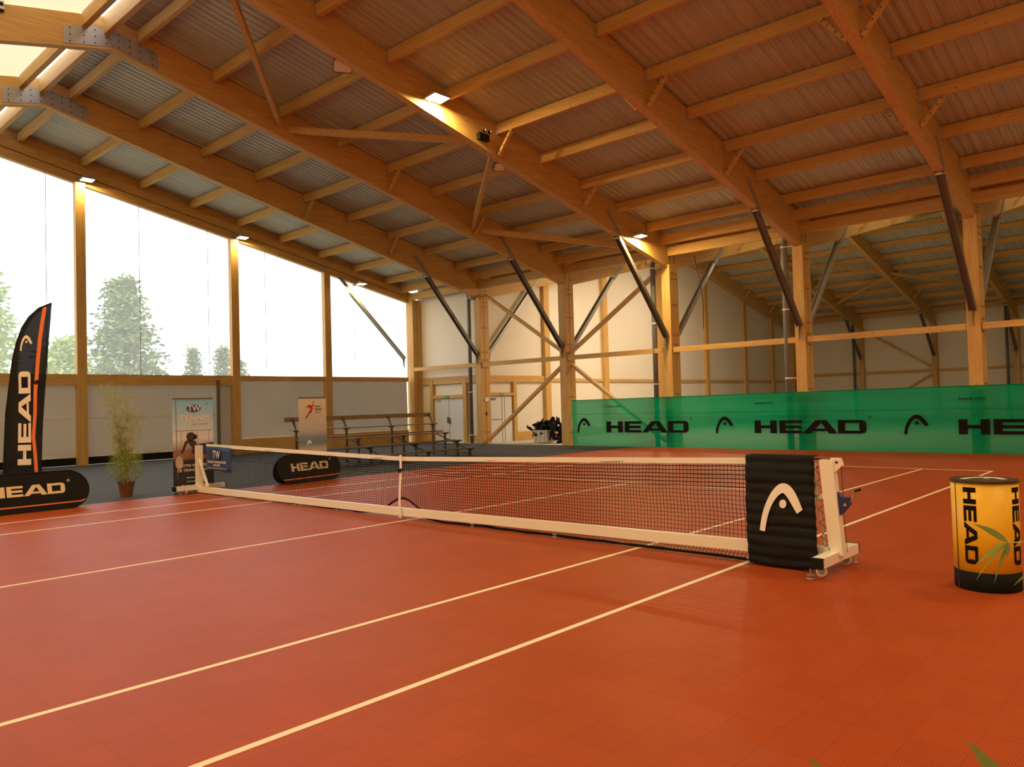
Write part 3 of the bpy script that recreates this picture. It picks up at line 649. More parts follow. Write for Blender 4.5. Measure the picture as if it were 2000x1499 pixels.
# ------------------------------------------------------------------ green windbreak
def windbreak():
    y0 = 17.17; x0, x1 = -10.05, 14.0; n = 170; m = 40
    top = lambda x: 1.80 + .006 * (x + 10)
    def dy(u, v): return .022 * noise.noise(Vector((u * .45, v * 11, 6))) + .035 * noise.noise(Vector((u * .8, v * 1.3, 0))) + .018 * math.sin(v * 9 + noise.noise(Vector((u * .3, 4, 0))) * 3) * (1 if abs(noise.noise(Vector((u * .22, 9, 2)))) > .05 else .5)
    def pos(x, z): return Vector((x, y0 + dy(x, z), z))
    mb = MB()
    for i in range(n + 1):
        x = x0 + (x1 - x0) * i / n
        for j in range(m + 1): mb.v.append(pos(x, .004 + (top(x) + .02 * noise.noise(Vector((x, 0, 3))) - .004) * j / m))
    for i in range(n):
        for j in range(m): q = i * (m + 1) + j; mb.f.append((q, q + m + 1, q + m + 2, q + 1)); mb.m.append(0)
    w = mb.build('court_windbreak', 'green_mesh', origin=(0, y0, 0), smooth=True, **T('long translucent green windbreak screen with black lettering hung along the columns', 'screen'))
    mb = MB(); mb.tube([pos(x0 + (x1 - x0) * i / 60, top(x0 + (x1 - x0) * i / 60)) for i in range(61)], .014, 6); mb.build('top_cord', 'green_mesh', w)
    mb = MB()
    for z in (1.25,):
        mb.tube([pos(x0 + (x1 - x0) * i / 60, z) - Vector((0, .004, 0)) for i in range(61)], .006, 5)
    mb.build('seam', 'green_mesh', w)
    off = -.05
    def fn(xa, xb, za, zb_): return lambda u, v: (xa + (xb - xa) * u, y0 + off, za + (zb_ - za) * v)
    for k_ in range(4):
        bx = -9.77 + k_ * 6.03
        marks(LOGO, fn(bx, bx + .66, .53, 1.12), (0, -.003, 0), 'logo', 'letter_black', w)
        if bx + 1.42 < 14: marks(HEAD, fn(bx + 1.42, min(bx + 4.98, 15), .54, .96), (0, -.003, 0), 'lettering', 'letter_black', w)
        font_polys_obj('head.com', 'lettering', 'letter_black', w, (bx + 1.45, y0 + off, 1.5), (1, 0, 0), (0, 0, 1), .09, .66)
        font_polys_obj('\u00ae', 'lettering', 'letter_black', w, (bx + 5.05, y0 + off, 1.0), (1, 0, 0), (0, 0, 1), .08)
windbreak()

# ------------------------------------------------------------------ tennis net
def net():
    o = empty('tennis_net', (-.4, .42, 0), 'portable tennis net on a white wheeled steel frame across the orange court', 'tennis net'); o['kind'] = 'thing'
    XL, XR = -7.1, 6.34; YN = .52
    ztop = lambda x: .94 + (.16 * ((x + .3) / 6.6) if x > -.3 else .105 * ((-.3 - x) / 6.6))
    mb = MB(); n = 20
    for i in range(n):
        a = XL + (XR - XL) * i / n; b = XL + (XR - XL) * (i + 1) / n; f = lambda x: .078 + .022 * (x + 7.1) / 6.8 if x < -.3 else .10 + .068 * (x + .3) / 5.8
        mb.beam((a, .40, f(a)), (b, .40, f(b)), .08, .118)
    mb.build('base_beam', 'white_paint', o)
    # posts
    mb = MB(); mb.hexa([(6.335, .36, .17), (6.465, .36, .17), (6.465, .46, .17), (6.335, .46, .17), (6.265, .36, 1.09), (6.395, .36, 1.09), (6.395, .46, 1.09), (6.265, .46, 1.09)])
    rp = mb.build('post', 'white_paint', o)
    mb = MB(); mb.box(XL - .06, XL + .06, .36, .48, .1, 1.02); lp = mb.build('post', 'white_paint', o)
    mb = MB(); mb.prism([(6.37, .38, 1.11), (6.46, .38, 1.11), (6.48, .38, 1.04), (6.41, .38, .97), (6.38, .38, .97)], (0, .06, 0)); mb.lathe([(.014, 0), (.014, .07)], (6.43, .375, 1.07), 10, mi=1, axis='y'); mb.build('pulley_bracket', ['white_paint', 'bolt'], rp)
    mb = MB(); mb.beam((XL + .05, .40, .72), (XL + .42, .40, .16), .045, .045, (0, 1, 0)); mb.build('strut', 'white_paint', lp)
    # feet
    for x, nm in ((6.375, 'r'), (XL, 'l')):
        y0, y1 = (-.04, .90) if nm == 'r' else (-.1, .98)
        z0 = .11 if nm == 'r' else .075
        mb = MB(); mb.box(x - .055, x + .055, y0, y1, z0, z0 + .095); ft = mb.build('foot_beam', 'white_paint', o)
        mb = MB(); mb.box(x - .057, x + .057, y0 - .05, y0, z0 - .002, z0 + .097); mb.build('end_cap', 'black', ft)
        mb = MB(); mb.box(x - .057, x + .057, y1, y1 + .02, z0 - .002, z0 + .097); mb.build('end_cap', 'black', ft)
    def caster(x, y, zt_, r=.048):
        mb = MB(); mb.lathe([(r, -.018), (r, .018)], (x, y, r), 20, axis='y'); w = mb.build('caster', 'white_paint', o, smooth=False)
        mb = MB(); mb.lathe([(r * .72, -.021), (r * .72, .021)], (x, y, r), 20, axis='y'); mb.build('hub', 'galv', w)
        mb = MB(); mb.box(x - .012, x + .03, y - .03, y - .023, r - .01, r + .055); mb.box(x - .012, x + .03, y + .023, y + .03, r - .01, r + .055); mb.box(x - .03, x + .04, y - .03, y + .03, r + .05, r + .056); mb.tube([(x + .015, y, r + .05), (x + .015, y, zt_)], .01, 8); mb.build('fork', 'galv', w)
    def pad(x, y, zt_):
        mb = MB(); mb.lathe([(.04, 0), (.042, .008), (.03, .016)], (x, y, 0), 18); mb.lathe([(.036, .035), (.036, .042)], (x, y, 0), 18); mb.tube([(x, y, .01), (x, y, zt_)], .007, 8); mb.build('levelling_foot', 'galv', o)
    caster(6.34, .14, .11); caster(6.34, .80, .11); pad(6.30, -.03, .11); pad(6.36, .93, .11)
    caster(XL, .12, .09); caster(XL, .85, .09); pad(XL, 0, .09)
    for x in (-3.25, -.2, 2.85, 5.5): pad(x, .38, .12)
    for x in (-1.97, 1.33): caster(x, .40, .08, .042)
    # winch
    mb = MB(); mb.prism([(6.42, .395, .78), (6.46, .395, .73), (6.53, .395, .73), (6.53, .395, .66), (6.46, .395, .57), (6.43, .395, .55)], (0, .06, 0)); wn = mb.build('winch', 'blue', rp)
    mb = MB(); mb.tube([(6.52, .42, .68), (6.57, .40, .74), (6.59, .39, .80)], .009, 8); mb.tube([(6.59, .39, .80), (6.65, .36, .82)], .012, 8, mi=1); mb.lathe([(.016, 0), (.016, .01)], (6.49, .39, .66), 10, axis='y'); mb.build('crank', ['chrome', 'black'], wn)
    mb = MB(); mb.tube([(6.46, .41, 1.06), (6.47, .41, .8), (6.47, .41, .73)], .004, 6); mb.tube([(6.47, .41, .57), (6.49, .41, .2)], .003, 6); mb.build('cable', 'bolt', rp)
    # head cable and tape
    mb = MB(); n = 60
    pts = [(-6.95 + 13.1 * i / n, YN) for i in range(n + 1)]
    for (a, _), (b, _2) in zip(pts, pts[1:]):
        mb.hexa([(a, YN - .014, ztop(a) - .065), (b, YN - .014, ztop(b) - .065), (b, YN + .014, ztop(b) - .065), (a, YN + .014, ztop(a) - .065), (a, YN - .008, ztop(a)), (b, YN - .008, ztop(b)), (b, YN + .008, ztop(b)), (a, YN + .008, ztop(a))])
    mb.build('head_tape', 'letter_white', o)
    mb = MB(); mb.tube([(-7.1, .42, 1.035), (-6.95, YN, ztop(-6.95) - .01)], .006, 6); mb.tube([(6.15, YN, ztop(6.15) - .01), (6.4, .42, 1.09)], .006, 6); mb.build('head_cable', 'rubber', o)
    # netting
    def hem(x):
        b = .025 + .27 * math.exp(-((x + .35) / .42) ** 2) + .012 * noise.noise(Vector((x * 2, 0, 0)))
        return max(b, .02)
    def npos(x, t):       # t 0 top .. 1 bottom
        z1 = ztop(x) - .05; z0 = hem(x); z = z1 + (z0 - z1) * t
        sag = .03 * noise.noise(Vector((x * 1.5, t * 3, 5))); dx = .02 * noise.noise(Vector((x * 1.1, t * 2.2, 8)))
        y = YN + sag * (1 - t * .7)
        if t > .9 and z0 < .06: y -= (t - .9) * 1.3; z = max(z0, z - .01)
        return Vector((x + dx, y, z + .008 * noise.noise(Vector((x * 3, t * 5, 1)))))
    mb = MB(); r = .0027
    def strand(pts):
        for p in (0,):
            b0 = len(mb.v)
            for q in pts: mb.v += [q + Vector((-r, -r, 0)), q + Vector((r, -r * .5, r)), q + Vector((0, r, -r))]
            for i in range(len(pts) - 1):
                a = b0 + 3 * i
                for j in range(3): mb.f.append((a + j, a + (j + 1) % 3, a + 3 + (j + 1) % 3, a + 3 + j)); mb.m.append(0)
    xs = [-6.9 + .0455 * i for i in range(int(13.05 / .0455) + 1)]; nr = 22
    for x in xs: strand([npos(x, j / 11) for j in range(12)])
    for j in range(nr + 1):
        t = j / nr; strand([npos(x, t) for x in xs[::2]])
        if j < 7: strand([npos(x, t) + Vector((0, .012, .003)) for x in xs[::2]])
    mb.build('netting', 'rubber', o, kind='stuff')
    mb = MB(); mb.tube([npos(x, 1) + Vector((0, .0, 0)) for x in xs[::3]], [.016 + .008 * noise.noise(Vector((x * 4, 2, 2))) for x in xs[::3]], 7); mb.build('bottom_hem', 'rubber', o, smooth=True)
    # centre strap
    mb = MB(); P_ = []
    for i in range(13):
        t = i / 12; z = .955 * (1 - t) + .015; x = -.36 + .15 * min(1, t * 1.1) + .010 * math.sin(t * 7) ; y = YN - .03 - .16 * min(1, t * 1.1); P_.append((x, y, z))
    for a, b in zip(P_, P_[1:]): mb.beam(a, b, .05, .006, (0, 1, 0))
    cs = mb.build('centre_strap', 'letter_white', o)
    mb = MB(); mb.box(-.345, -.285, .42, .46, .70, .76); mb.build('buckle', 'black', cs)
    # side lacing at right
    mb = MB(); zz = 1.05; s = 0; P_ = []
    while zz > .2: P_.append(((6.19 if s % 2 else 6.275) + .06 * (1 - zz), .42, zz)); zz -= .065; s += 1
    mb.tube(P_, .004, 6); mb.build('lacing', 'rubber', o)
    mb = MB(); mb.tube([(6.185, .45, 1.06), (6.21, .45, .6), (6.27, .45, .2)], .01, 8); mb.build('side_tape', 'letter_white', o)
    mb = MB(); mb.tube([(6.20, .43, .70), (6.28, .43, .72)], [.015, .035], 10); mb.build('tie_knob', 'letter_white', o)
net()
# black quilted cover
def cover():
    n = 24; mb = MB(); nz_ = 66; W = 12; prof = []
    # profile from back hem, over the tape, down the front
    for i in range(9): prof.append((.60, .30 + .8 * i / 8))
    prof += [(.56, 1.125), (.50, 1.125)]
    L0 = 1.115
    for i in range(nz_): z = L0 - (L0 - .035) * i / (nz_ - 1); prof.append((.46 - .20 * min(1, (L0 - z) / .9) ** .8, z))
    prof += [(.29, .02), (.36, .018)]
    def pt(k, u):
        y, z = prof[k]; t = max(0, 1.1 - z) / 1.1
        xl = 5.46 + .10 * t; xr = 6.19 + .09 * t
        if k < 9: xr = 6.06
        if k > 10:
            ph = (z * 9.6) % 1.0; y -= .021 * math.sin(math.pi * ph) ** .55; y += .016 * noise.noise(Vector((u * 3.5, z * 7, 0))) + .006 * noise.noise(Vector((u * 9, z * 22, 4)))
            z += .006 * noise.noise(Vector((u * 2, z * 2, 7))) + (-.012 * math.sin(math.pi * u) if z < .2 else 0)
            if z < .12: xr -= (.12 - z) * .7
        return Vector((xl + (xr - xl) * u, y, max(z, .012)))
    K = len(prof)
    for k_ in range(K):
        for w in range(W + 1): mb.v.append(pt(k_, w / W))
    for k_ in range(K - 1):
        for w in range(W): q = k_ * (W + 1) + w; mb.f.append((q, q + 1, q + W + 2, q + W + 1)); mb.m.append(0)
    o = mb.build('net_cover', 'black_fabric', origin=(5.85, .42, 0), smooth=True, **T('black quilted cover with white arch emblem draped over the net by the near post', 'cover'))
    sm = o.modifiers.new('s', 'SOLIDIFY'); sm.thickness = .008; sm.offset = 1
    def fn(u, v):
        x = 5.68 + .43 * u; z = .36 + .50 * v; t = max(0, 1.1 - z)
        y = .46 - .20 * min(1, (L0 - z) / .9) ** .8 - .032
        return (x, y, z)
    mb = MB()
    for p in LOGO: mb.prism([fn(a, b) for a, b in p], (0, -.003, 0))
    mb.build('logo', 'letter_white', o)
cover()
# blue pennant on net
mb = MB(); n = 10; m = 6
for i in range(n + 1):
    for j in range(m + 1):
        u, v = i / n, j / m; mb.v.append(Vector((-6.85 + 1.08 * u, .46 + .02 * math.sin(u * 6 + v * 2) * (1 - v), .50 + .50 * v - .02 * u)))
for i in range(n):
    for j in range(m): q = i * (m + 1) + j; mb.f.append((q, q + m + 1, q + m + 2, q + 1)); mb.m.append(0)
plain('banner_blue', (.018, .05, .19), .5)
pn = mb.build('net_pennant', 'banner_blue', smooth=True, origin=(-6.3, .46, .5), **T('small blue banner with white lettering hung on the far end of the net', 'banner'))
sm = pn.modifiers.new('s', 'SOLIDIFY'); sm.thickness = .006
mb = MB(); mb.lathe([(.135, 0), (.135, .003)], (-6.32, .425, .83), 24, axis='y')
mb.build('emblem', 'blue', pn)
font_polys_obj('TW', 'lettering', 'letter_white', pn, (-6.47, .42, .76), (1, 0, 0), (0, 0, 1), .16, .32)
font_polys_obj('TENNIS WAREHOUSE', 'lettering', 'letter_white', pn, (-6.72, .42, .655), (1, 0, 0), (0, 0, 1), .05, .82)
font_polys_obj('EUROPE', 'lettering', 'letter_white', pn, (-6.45, .42, .595), (1, 0, 0), (0, 0, 1), .04, .3)
font_polys_obj('www.tenniswarehouse.eu', 'lettering', 'letter_white', pn, (-6.72, .42, .545), (1, 0, 0), (0, 0, 1), .022, .82)

# ------------------------------------------------------------------ yellow bin
def ball_bin():
    c = Vector((7.637, .555, 0)); R0 = .255; H = .95
    o = empty('display_bin', c, 'yellow cylindrical advertising bin with black base and upright lettering on the court', 'bin'); o['kind'] = 'thing'
    mb = MB(); mb.lathe([(R0, .15), (R0 + .002, .5), (R0 + .004, H - .012)], c, 64); mb.build('body', 'yellow', o, smooth=True, origin=c)
    mb = MB(); mb.lathe([(R0 - .004, 0), (R0 + .003, .012), (R0 + .003, .165)], c, 64); mb.build('base_band', 'rubber', o, smooth=True, origin=c)
    plain('lid_dark', (.045, .038, .03), .35)
    mb = MB(); mb.lathe([(R0 + .012, H - .022), (R0 + .014, H), (R0 - .02, H + .003)], c, 64); ld = mb.build('lid', 'lid_dark', o, origin=c)
    mb = MB()
    for p in LOGO: mb.prism([(c.x - .16 + .34 * a, c.y - .12 + .26 * b, H + .0035) for a, b in p], (0, 0, .001))
    mb.build('logo', 'letter_white', ld)
    cam_ang = math.atan2(CAM.y - c.y, CAM.x - c.x)
    def word(ang, nm):
        mb = MB(); wd = .105; ln_ = .66
        for p in HEAD:
            q = []
            for k_ in range(len(p)):     # subdivide edges so that letters follow the curve
                a, b = p[k_], p[(k_ + 1) % len(p)]; q.append(a)
            # letter up-direction (v) runs to +angle side, reading direction runs downwards
            def at(a, b, r): th = ang + (b - .5) * wd / R0; return Vector((c.x + r * math.cos(th), c.y + r * math.sin(th), .895 - ln_ * a))
            # split polygon in strips across v
            for s in range(6):
                v0, v1 = s / 6, (s + 1) / 6; cl = clip(q, v0, v1)
                if len(cl) > 2:
                    n0 = len(mb.v); mb.v += [at(a, b, R0 + .006) for a, b in cl]; mb.f.append(tuple(range(n0, n0 + len(cl)))); mb.m.append(0)
        mb.build(nm, 'letter_black', o)
    def clip(p, v0, v1):
        def half(p, f):
            out = []
            for i in range(len(p)):
                a, b = p[i], p[(i + 1) % len(p)]; fa, fb = f(a), f(b)
                if fa >= 0: out.append(a)
                if (fa >= 0) != (fb >= 0): t = fa / (fa - fb); out.append((a[0] + (b[0] - a[0]) * t, a[1] + (b[1] - a[1]) * t))
            return out
        p = half(p, lambda q: q[1] - v0); return half(p, lambda q: v1 - q[1]) if p else p
    word(cam_ang - math.radians(26), 'lettering'); word(cam_ang + math.radians(62), 'lettering'); word(cam_ang + math.radians(154), 'lettering'); word(cam_ang + math.radians(244), 'lettering')
    mb = MB(); th = cam_ang - math.radians(57)
    mb.box(-.003, .003, -.003, .003, .01, H - .02); 
    mb.v = [Vector((c.x + (R0 + .004) * math.cos(th) + v.x, c.y + (R0 + .004) * math.sin(th) + v.y, v.z)) for v in mb.v]; mb.build('seam', 'bolt', o)
ball_bin()

# ------------------------------------------------------------------ pop-up oval signs
def oval_sign(x, ya, yb, h, label, lean=.0, dx=0.0):
    o = empty('popup_sign', (x, (ya + yb) / 2, 0), label, 'sign', 'oval pop-up signs'); o['kind'] = 'thing'
    # stadium outline in (y, z); two panels leaning together
    r = h / 2; out = []
    for t in range(17): a = -math.pi / 2 + math.pi * t / 16; out.append((yb - r * 1.05 + r * 1.05 * math.cos(a), r + r * math.sin(a)))
    for t in range(17): a = math.pi / 2 + math.pi * t / 16; out.append((ya + r * 1.05 + r * 1.05 * math.cos(a), r + r * math.sin(a)))
    def P_(y, z, s, e=0): return Vector((x + dx * (y - ya) + s * (.20 * (1 - z / h) + .012) + s * e, y, z + .003))
    for s in (1, -1):
        mb = MB(); mb.prism([P_(y, z, s) for y, z in out], (-.006 * s, 0, 0))
        pnl = mb.build('panel', 'black_fabric', o)
        mb = MB(); mb.tube([P_(y, z, s) for y, z in out + out[:2]], .010, 8); mb.build('rim', 'black', pnl, smooth=True)
        ys = (ya + yb) / 2; wl = (yb - ya) * .60
        def fn(u, v): return P_(ys - wl / 2 + wl * u if s > 0 else ys + wl / 2 - wl * u, h * .42 + h * .27 * v, s, .004)
        marks(HEAD, fn, (.002 * s, 0, 0), 'lettering', 'letter_gold', pnl)
        mb = MB(); z0 = h * .16
        mb.prism([P_(ya + r * .35, z0 - .012, s, .004), P_(yb - r * .4, z0 - .006, s, .004), P_(yb - r * .15, z0 + .05, s, .004), P_(yb - r * .5, z0 + .015, s, .004), P_(ya + r * .3, z0 + .012, s, .004)], (.002 * s, 0, 0)); mb.build('stripe', 'orange', pnl)
    font_polys_obj('\u00ae', 'lettering', 'letter_gold', o, P_(ys + wl / 2 + .04, h * .70, 1, .004), (0, 1, 0), (0, 0, 1), .05)
oval_sign(-6.93, 2.15, 4.02, .67, 'black oval pop-up sign on the court edge, seen through the net', dx=-.15)
oval_sign(-6.93, -3.95, -1.88, .70, 'black oval pop-up sign standing before the tall feather flag', dx=0)

# ------------------------------------------------------------------ feather flag
def feather():
    base = Vector((-7.62, -3.0, 0)); d = Vector((.735, .677, 0)).normalized(); nrm = Vector((.677, -.735, 0))
    o = empty('feather_flag', base, 'tall black feather flag with orange stripe and white upright lettering', 'flag'); o['kind'] = 'thing'
    # u metres to the right of the pole foot, z height: px-derived real size 0.9 x 3.3 m
    Lft = [(-.10, .55), (-.07, 1.0), (-.02, 1.8), (.05, 2.45), (.10, 2.82), (.17, 3.12), (.28, 3.42), (.42, 3.62), (.60, 3.78), (.84, 3.87)]
    Rgt = [(.62, .55), (.63, .9), (.66, 1.5), (.70, 2.1), (.74, 2.7), (.79, 3.3), (.82, 3.6), (.83, 3.75), (.84, 3.83), (.845, 3.872)]
    def smp(tab, t):
        f = t * (len(tab) - 1); i = min(int(f), len(tab) - 2); f -= i; return (tab[i][0] + (tab[i + 1][0] - tab[i][0]) * f, tab[i][1] + (tab[i + 1][1] - tab[i][1]) * f)
    def inv(tab, z):
        for (u0, z0), (u1, z1) in zip(tab, tab[1:]):
            if z <= z1: return u0 + (u1 - u0) * (z - z0) / (z1 - z0)
        return tab[-1][0]
    def P_(u, z, e=0): return base + d * u + Vector((0, 0, z)) + nrm * (e + .02 * math.sin(u * 9 + z * 1.1) * (1 if z < 2.4 else .3))
    mb = MB(); n = 40; m = 8; zs = [.55 + 3.31 * i / n for i in range(n + 1)]
    for z in zs:
        a, b = inv(Lft, z), inv(Rgt, z)
        for j in range(m + 1): mb.v.append(P_(a + (b - a) * j / m, z))
    for i in range(n):
        for j in range(m): q = i * (m + 1) + j; mb.f.append((q, q + 1, q + m + 2, q + m + 1)); mb.m.append(0)
    sail = mb.build('sail', 'flag_cloth', o, smooth=True, origin=base)
    sm = sail.modifiers.new('s', 'SOLIDIFY'); sm.thickness = .004; sm.offset = 0
    mb = MB(); mb.tube([P_(-.10, .0), P_(-.10, .55)] + [P_(u - .005, z) for u, z in Lft[1:]], [.018] * 4 + [.016] * 3 + [.012] * 4, 8); mb.build('pole', 'black', o, smooth=True)
    mb = MB(); mb.box(base.x - .38, base.x + .22, base.y - .34, base.y + .2, 0, .03); mb.build('base_plate', 'black', o)
    # pole sleeve: wider black hem
    mb = MB()
    for i in range(n):
        z, z2 = zs[i], zs[i + 1]; a, a2 = inv(Lft, z), inv(Lft, z2); w = .09
        mb.poly([P_(a, z, .006), P_(min(a + w, inv(Rgt, z)), z, .006), P_(min(a2 + w, inv(Rgt, z2)), z2, .006), P_(a2, z2, .006)])
    mb.build('sleeve', 'black', sail)
    # orange stripe
    mb = MB(); cs = [(.52, .56), (.50, 1.0), (.47, 1.35), (.515, 1.8), (.53, 2.2), (.57, 2.7), (.62, 3.2), (.67, 3.55), (.715, 3.80)]
    k_ = 40
    for i in range(k_):
        (u0, z0), (u1, z1) = smp(cs, i / k_), smp(cs, (i + 1) / k_); w = .036
        mb.poly([P_(u0 - w, z0, .007), P_(u0 + w, z0, .007), P_(u1 + w, z1, .007), P_(u1 - w, z1, .007)])
    mb.build('stripe', 'orange', sail)
    def fw(u, v): return P_(.40 + .0 - .235 * v + .02 * (u) + .02, .83 + 1.76 * u, .012)   # text reads upwards; letter tops point left
    marks(HEAD, fw, nrm * .002, 'lettering', 'letter_white', sail)
    def fl(u, v): return P_(.24 + .24 * u, 2.98 + .30 * v, .012)
    marks([[(v_ * .9 + .05, u_) for u_, v_ in p] for p in []] or LOGO, fl, nrm * .002, 'logo', 'letter_white', sail)
thin('flag_cloth', (.03, .032, .04), .90, .25)
feather()

# ------------------------------------------------------------------ roll-up banners
C1 = (.10, .30, .62); C2 = (.50, .60, .74); DK = (.022, .02, .028)
vgrad('tw_print', [(0, DK), (.31, (.03, .024, .03)), (.34, (.28, .13, .08)), (.42, (.33, .17, .11)), (.46, (.42, .40, .42)), (.55, (.74, .76, .82)), (.8, (.40, .66, .92)), (1.0, (.20, .56, .95))], 0, 1.98)
def rollup(x, ya, yb, h, label, mat, zb_=.08):
    o = empty('rollup_banner', (x, (ya + yb) / 2, 0), label, 'banner'); o['kind'] = 'thing'
    mb = MB(); mb.prism([(x, ya, zb_), (x, yb, zb_), (x, yb, h), (x, ya, h)], (-.004, 0, 0)); s = mb.build('print', mat, o)
    mb = MB(); mb.box(x - .09, x + .05, ya - .01, yb + .01, .02, zb_ + .01); mb.box(x - .12, x - .02, ya + .1, ya + .16, 0, .02); mb.box(x - .12, x + .08, yb - .16, yb - .1, 0, .02); mb.box(x - .04, x + .12, ya + .1, ya + .16, 0, .02); mb.build('base_cassette', 'galv', o)
    mb = MB(); mb.tube([(x - .03, (ya + yb) / 2, .05), (x - .03, (ya + yb) / 2, h)], .01, 8); mb.build('support_pole', 'galv', o)
    mb = MB(); mb.box(x - .012, x + .008, ya, yb, h - .01, h + .02); mb.build('top_rail', 'steel_dark', o)
    return o, s
x = -7.32; ya, yb = -.04, .86
b1, s1 = rollup(x, ya, yb, 2.03, 'tall roll-up banner with blue sky print and TENNIS lettering behind the net end', 'tw_print')
def pY(y, z, e=.003): return (x + e, y, z)
plain('emblem_blue', (.03, .10, .35), .5); plain('skin', (.05, .03, .025), .6); plain('pale_print', (.55, .42, .34), .6)
mb = MB(); cy, cz = .42, 1.82; mb.prism([pY(cy + .16 * math.cos(t * math.pi / 12), cz + .085 * math.sin(t * math.pi / 12)) for t in range(24)], (.001, 0, 0)); mb.build('emblem', 'emblem_blue', s1)
font_polys_obj('TW', 'lettering', 'letter_white', s1, pY(.29, 1.76, .006), (0, 1, 0), (0, 0, 1), .13, .28)
font_polys_obj('TENNIS', 'lettering', 'letter_white', s1, pY(.10, 1.56), (0, 1, 0), (0, 0, 1), .12, .68)
font_polys_obj('WAREHOUSE EUROPE', 'lettering', 'pale_print', s1, pY(.36, 1.46), (0, 1, 0), (0, 0, 1), .03, .38)
font_polys_obj('VOTRE BOUTIQUE', 'lettering', 'letter_white', s1, pY(.08, .56), (0, 1, 0), (0, 0, 1), .055, .72)
font_polys_obj('DE TENNIS EN LIGNE', 'lettering', 'letter_white', s1, pY(.05, .46), (0, 1, 0), (0, 0, 1), .055, .78)
font_polys_obj('Meilleur choix', 'lettering', 'letter_white', s1, pY(.25, .31), (0, 1, 0), (0, 0, 1), .03, .4)
font_polys_obj('Livraison rapide', 'lettering', 'letter_white', s1, pY(.25, .23), (0, 1, 0), (0, 0, 1), .03, .42)
font_polys_obj('30 jours pour retourner', 'lettering', 'letter_white', s1, pY(.12, .15), (0, 1, 0), (0, 0, 1), .03, .66)
# printed player seen from behind, flat print: head, shoulders, arm and racket ring
mb = MB()
mb.prism([pY(.35 + .1 * math.cos(t * math.pi / 8), 1.21 + .095 * math.sin(t * math.pi / 8)) for t in range(16)], (.0012, 0, 0))
mb.prism([pY(.44, 1.26), pY(.50, 1.22), pY(.48, 1.16), pY(.40, 1.14)], (.0012, 0, 0))
for p in ([(.22, 1.10), (.28, 1.14), (.45, 1.12), (.50, 1.0), (.52, .85), (.36, .84), (.38, .96), (.30, 1.06)], [(.22, 1.12), (.27, 1.08), (.20, .90), (.15, .84), (.13, .88), (.18, 1.0)]): mb.prism([pY(*q) for q in p], (.0012, 0, 0))
mb.build('printed_figure', 'skin', s1)
mb = MB(); mb.prism([pY(.09 + .085 * math.cos(t * math.pi / 8), .66 + .14 * math.sin(t * math.pi / 8)) for t in range(16)], (.001, 0, 0)); mb.build('printed_racket', 'pale_print', s1)
mb = MB(); mb.prism([pY(.52, 1.04), pY(.86, 1.07), pY(.86, .8), pY(.52, .8)], (.0008, 0, 0)); mb.build('printed_screen', 'banner_blue', s1)
mb = MB()
for y in (.14, .26, .38, .50, .75): mb.prism([pY(y, 1.0, .0005), pY(y + .008, 1.0, .0005), pY(y + .008, 1.34, .0005), pY(y, 1.34, .0005)], (.0008, 0, 0))
mb.prism([pY(.0, 1.335, .0005), pY(.84, 1.335, .0005), pY(.84, 1.345, .0005), pY(.0, 1.345, .0005)], (.0008, 0, 0))
mb.prism([pY(.04, .3, .0005), pY(.055, .3, .0005), pY(.035, 2.0, .0005), pY(.02, 2.0, .0005)], (.0008, 0, 0)); mb.build('printed_fence', 'steel_dark', s1)
mb = MB(); mb.prism([pY(.72 + .02 * math.cos(t * math.pi / 4), 1.92 + .022 * math.sin(t * math.pi / 4)) for t in range(8)], (.001, 0, 0)); mb.build('printed_ball', 'exit_green', s1)
vgrad('play_print', [(0, (.62, .50, .42)), (.28, (.62, .52, .46)), (.36, (.20, .24, .38)), (.44, (.26, .30, .46)), (.54, (.60, .54, .56)), (1.0, (.80, .68, .62))], 0, 1.98)
x = -9.5
b2, s2 = rollup(x, 4.38, 5.26, 2.05, 'white roll-up banner with red runner emblem in front of the bleachers', 'play_print')
plain('red_print', (.55, .04, .02), .5)
mb = MB()
for p in ([(4.60, 1.78), (4.70, 1.86), (4.80, 1.84), (4.84, 1.76), (4.80, 1.68), (4.76, 1.60), (4.72, 1.66), (4.76, 1.74), (4.68, 1.80)], [(4.74, 1.66), (4.68, 1.55), (4.60, 1.46), (4.58, 1.49), (4.66, 1.60), (4.72, 1.70)], [(4.79, 1.84), (4.84, 1.89), (4.87, 1.87), (4.82, 1.80)]): mb.prism([pY(*q) for q in p], (.001, 0, 0))
mb.build('emblem', 'red_print', s2)
mb = MB(); mb.prism([pY(4.85 + .02 * math.cos(t * math.pi / 4), 1.93 + .02 * math.sin(t * math.pi / 4)) for t in range(8)], (.001, 0, 0)); mb.build('emblem', 'black', s2)
font_polys_obj('PLAY', 'lettering', 'letter_black', s2, pY(4.89, 1.79), (0, 1, 0), (0, 0, 1), .05, .2)
font_polys_obj('SPORT', 'lettering', 'letter_black', s2, pY(4.89, 1.70), (0, 1, 0), (0, 0, 1), .055, .25)
font_polys_obj('Tennis & Padel', 'lettering', 'letter_black', s2, pY(4.89, 1.635), (0, 1, 0), (0, 0, 1), .02, .2)
mb = MB(); mb.prism([pY(4.70 + .07 * math.cos(t * math.pi / 12), .80 + .085 * math.sin(t * math.pi / 12)) for t in range(24)], (.001, 0, 0)); mb.build('printed_ball', 'letter_white', s2)
mb = MB(); mb.prism([pY(4.71 + .05 * math.cos(t * math.pi / 12), .755 + .035 * math.sin(t * math.pi / 12), .005) for t in range(24)], (.001, 0, 0)); mb.build('printed_shadow', 'exit_green', s2)

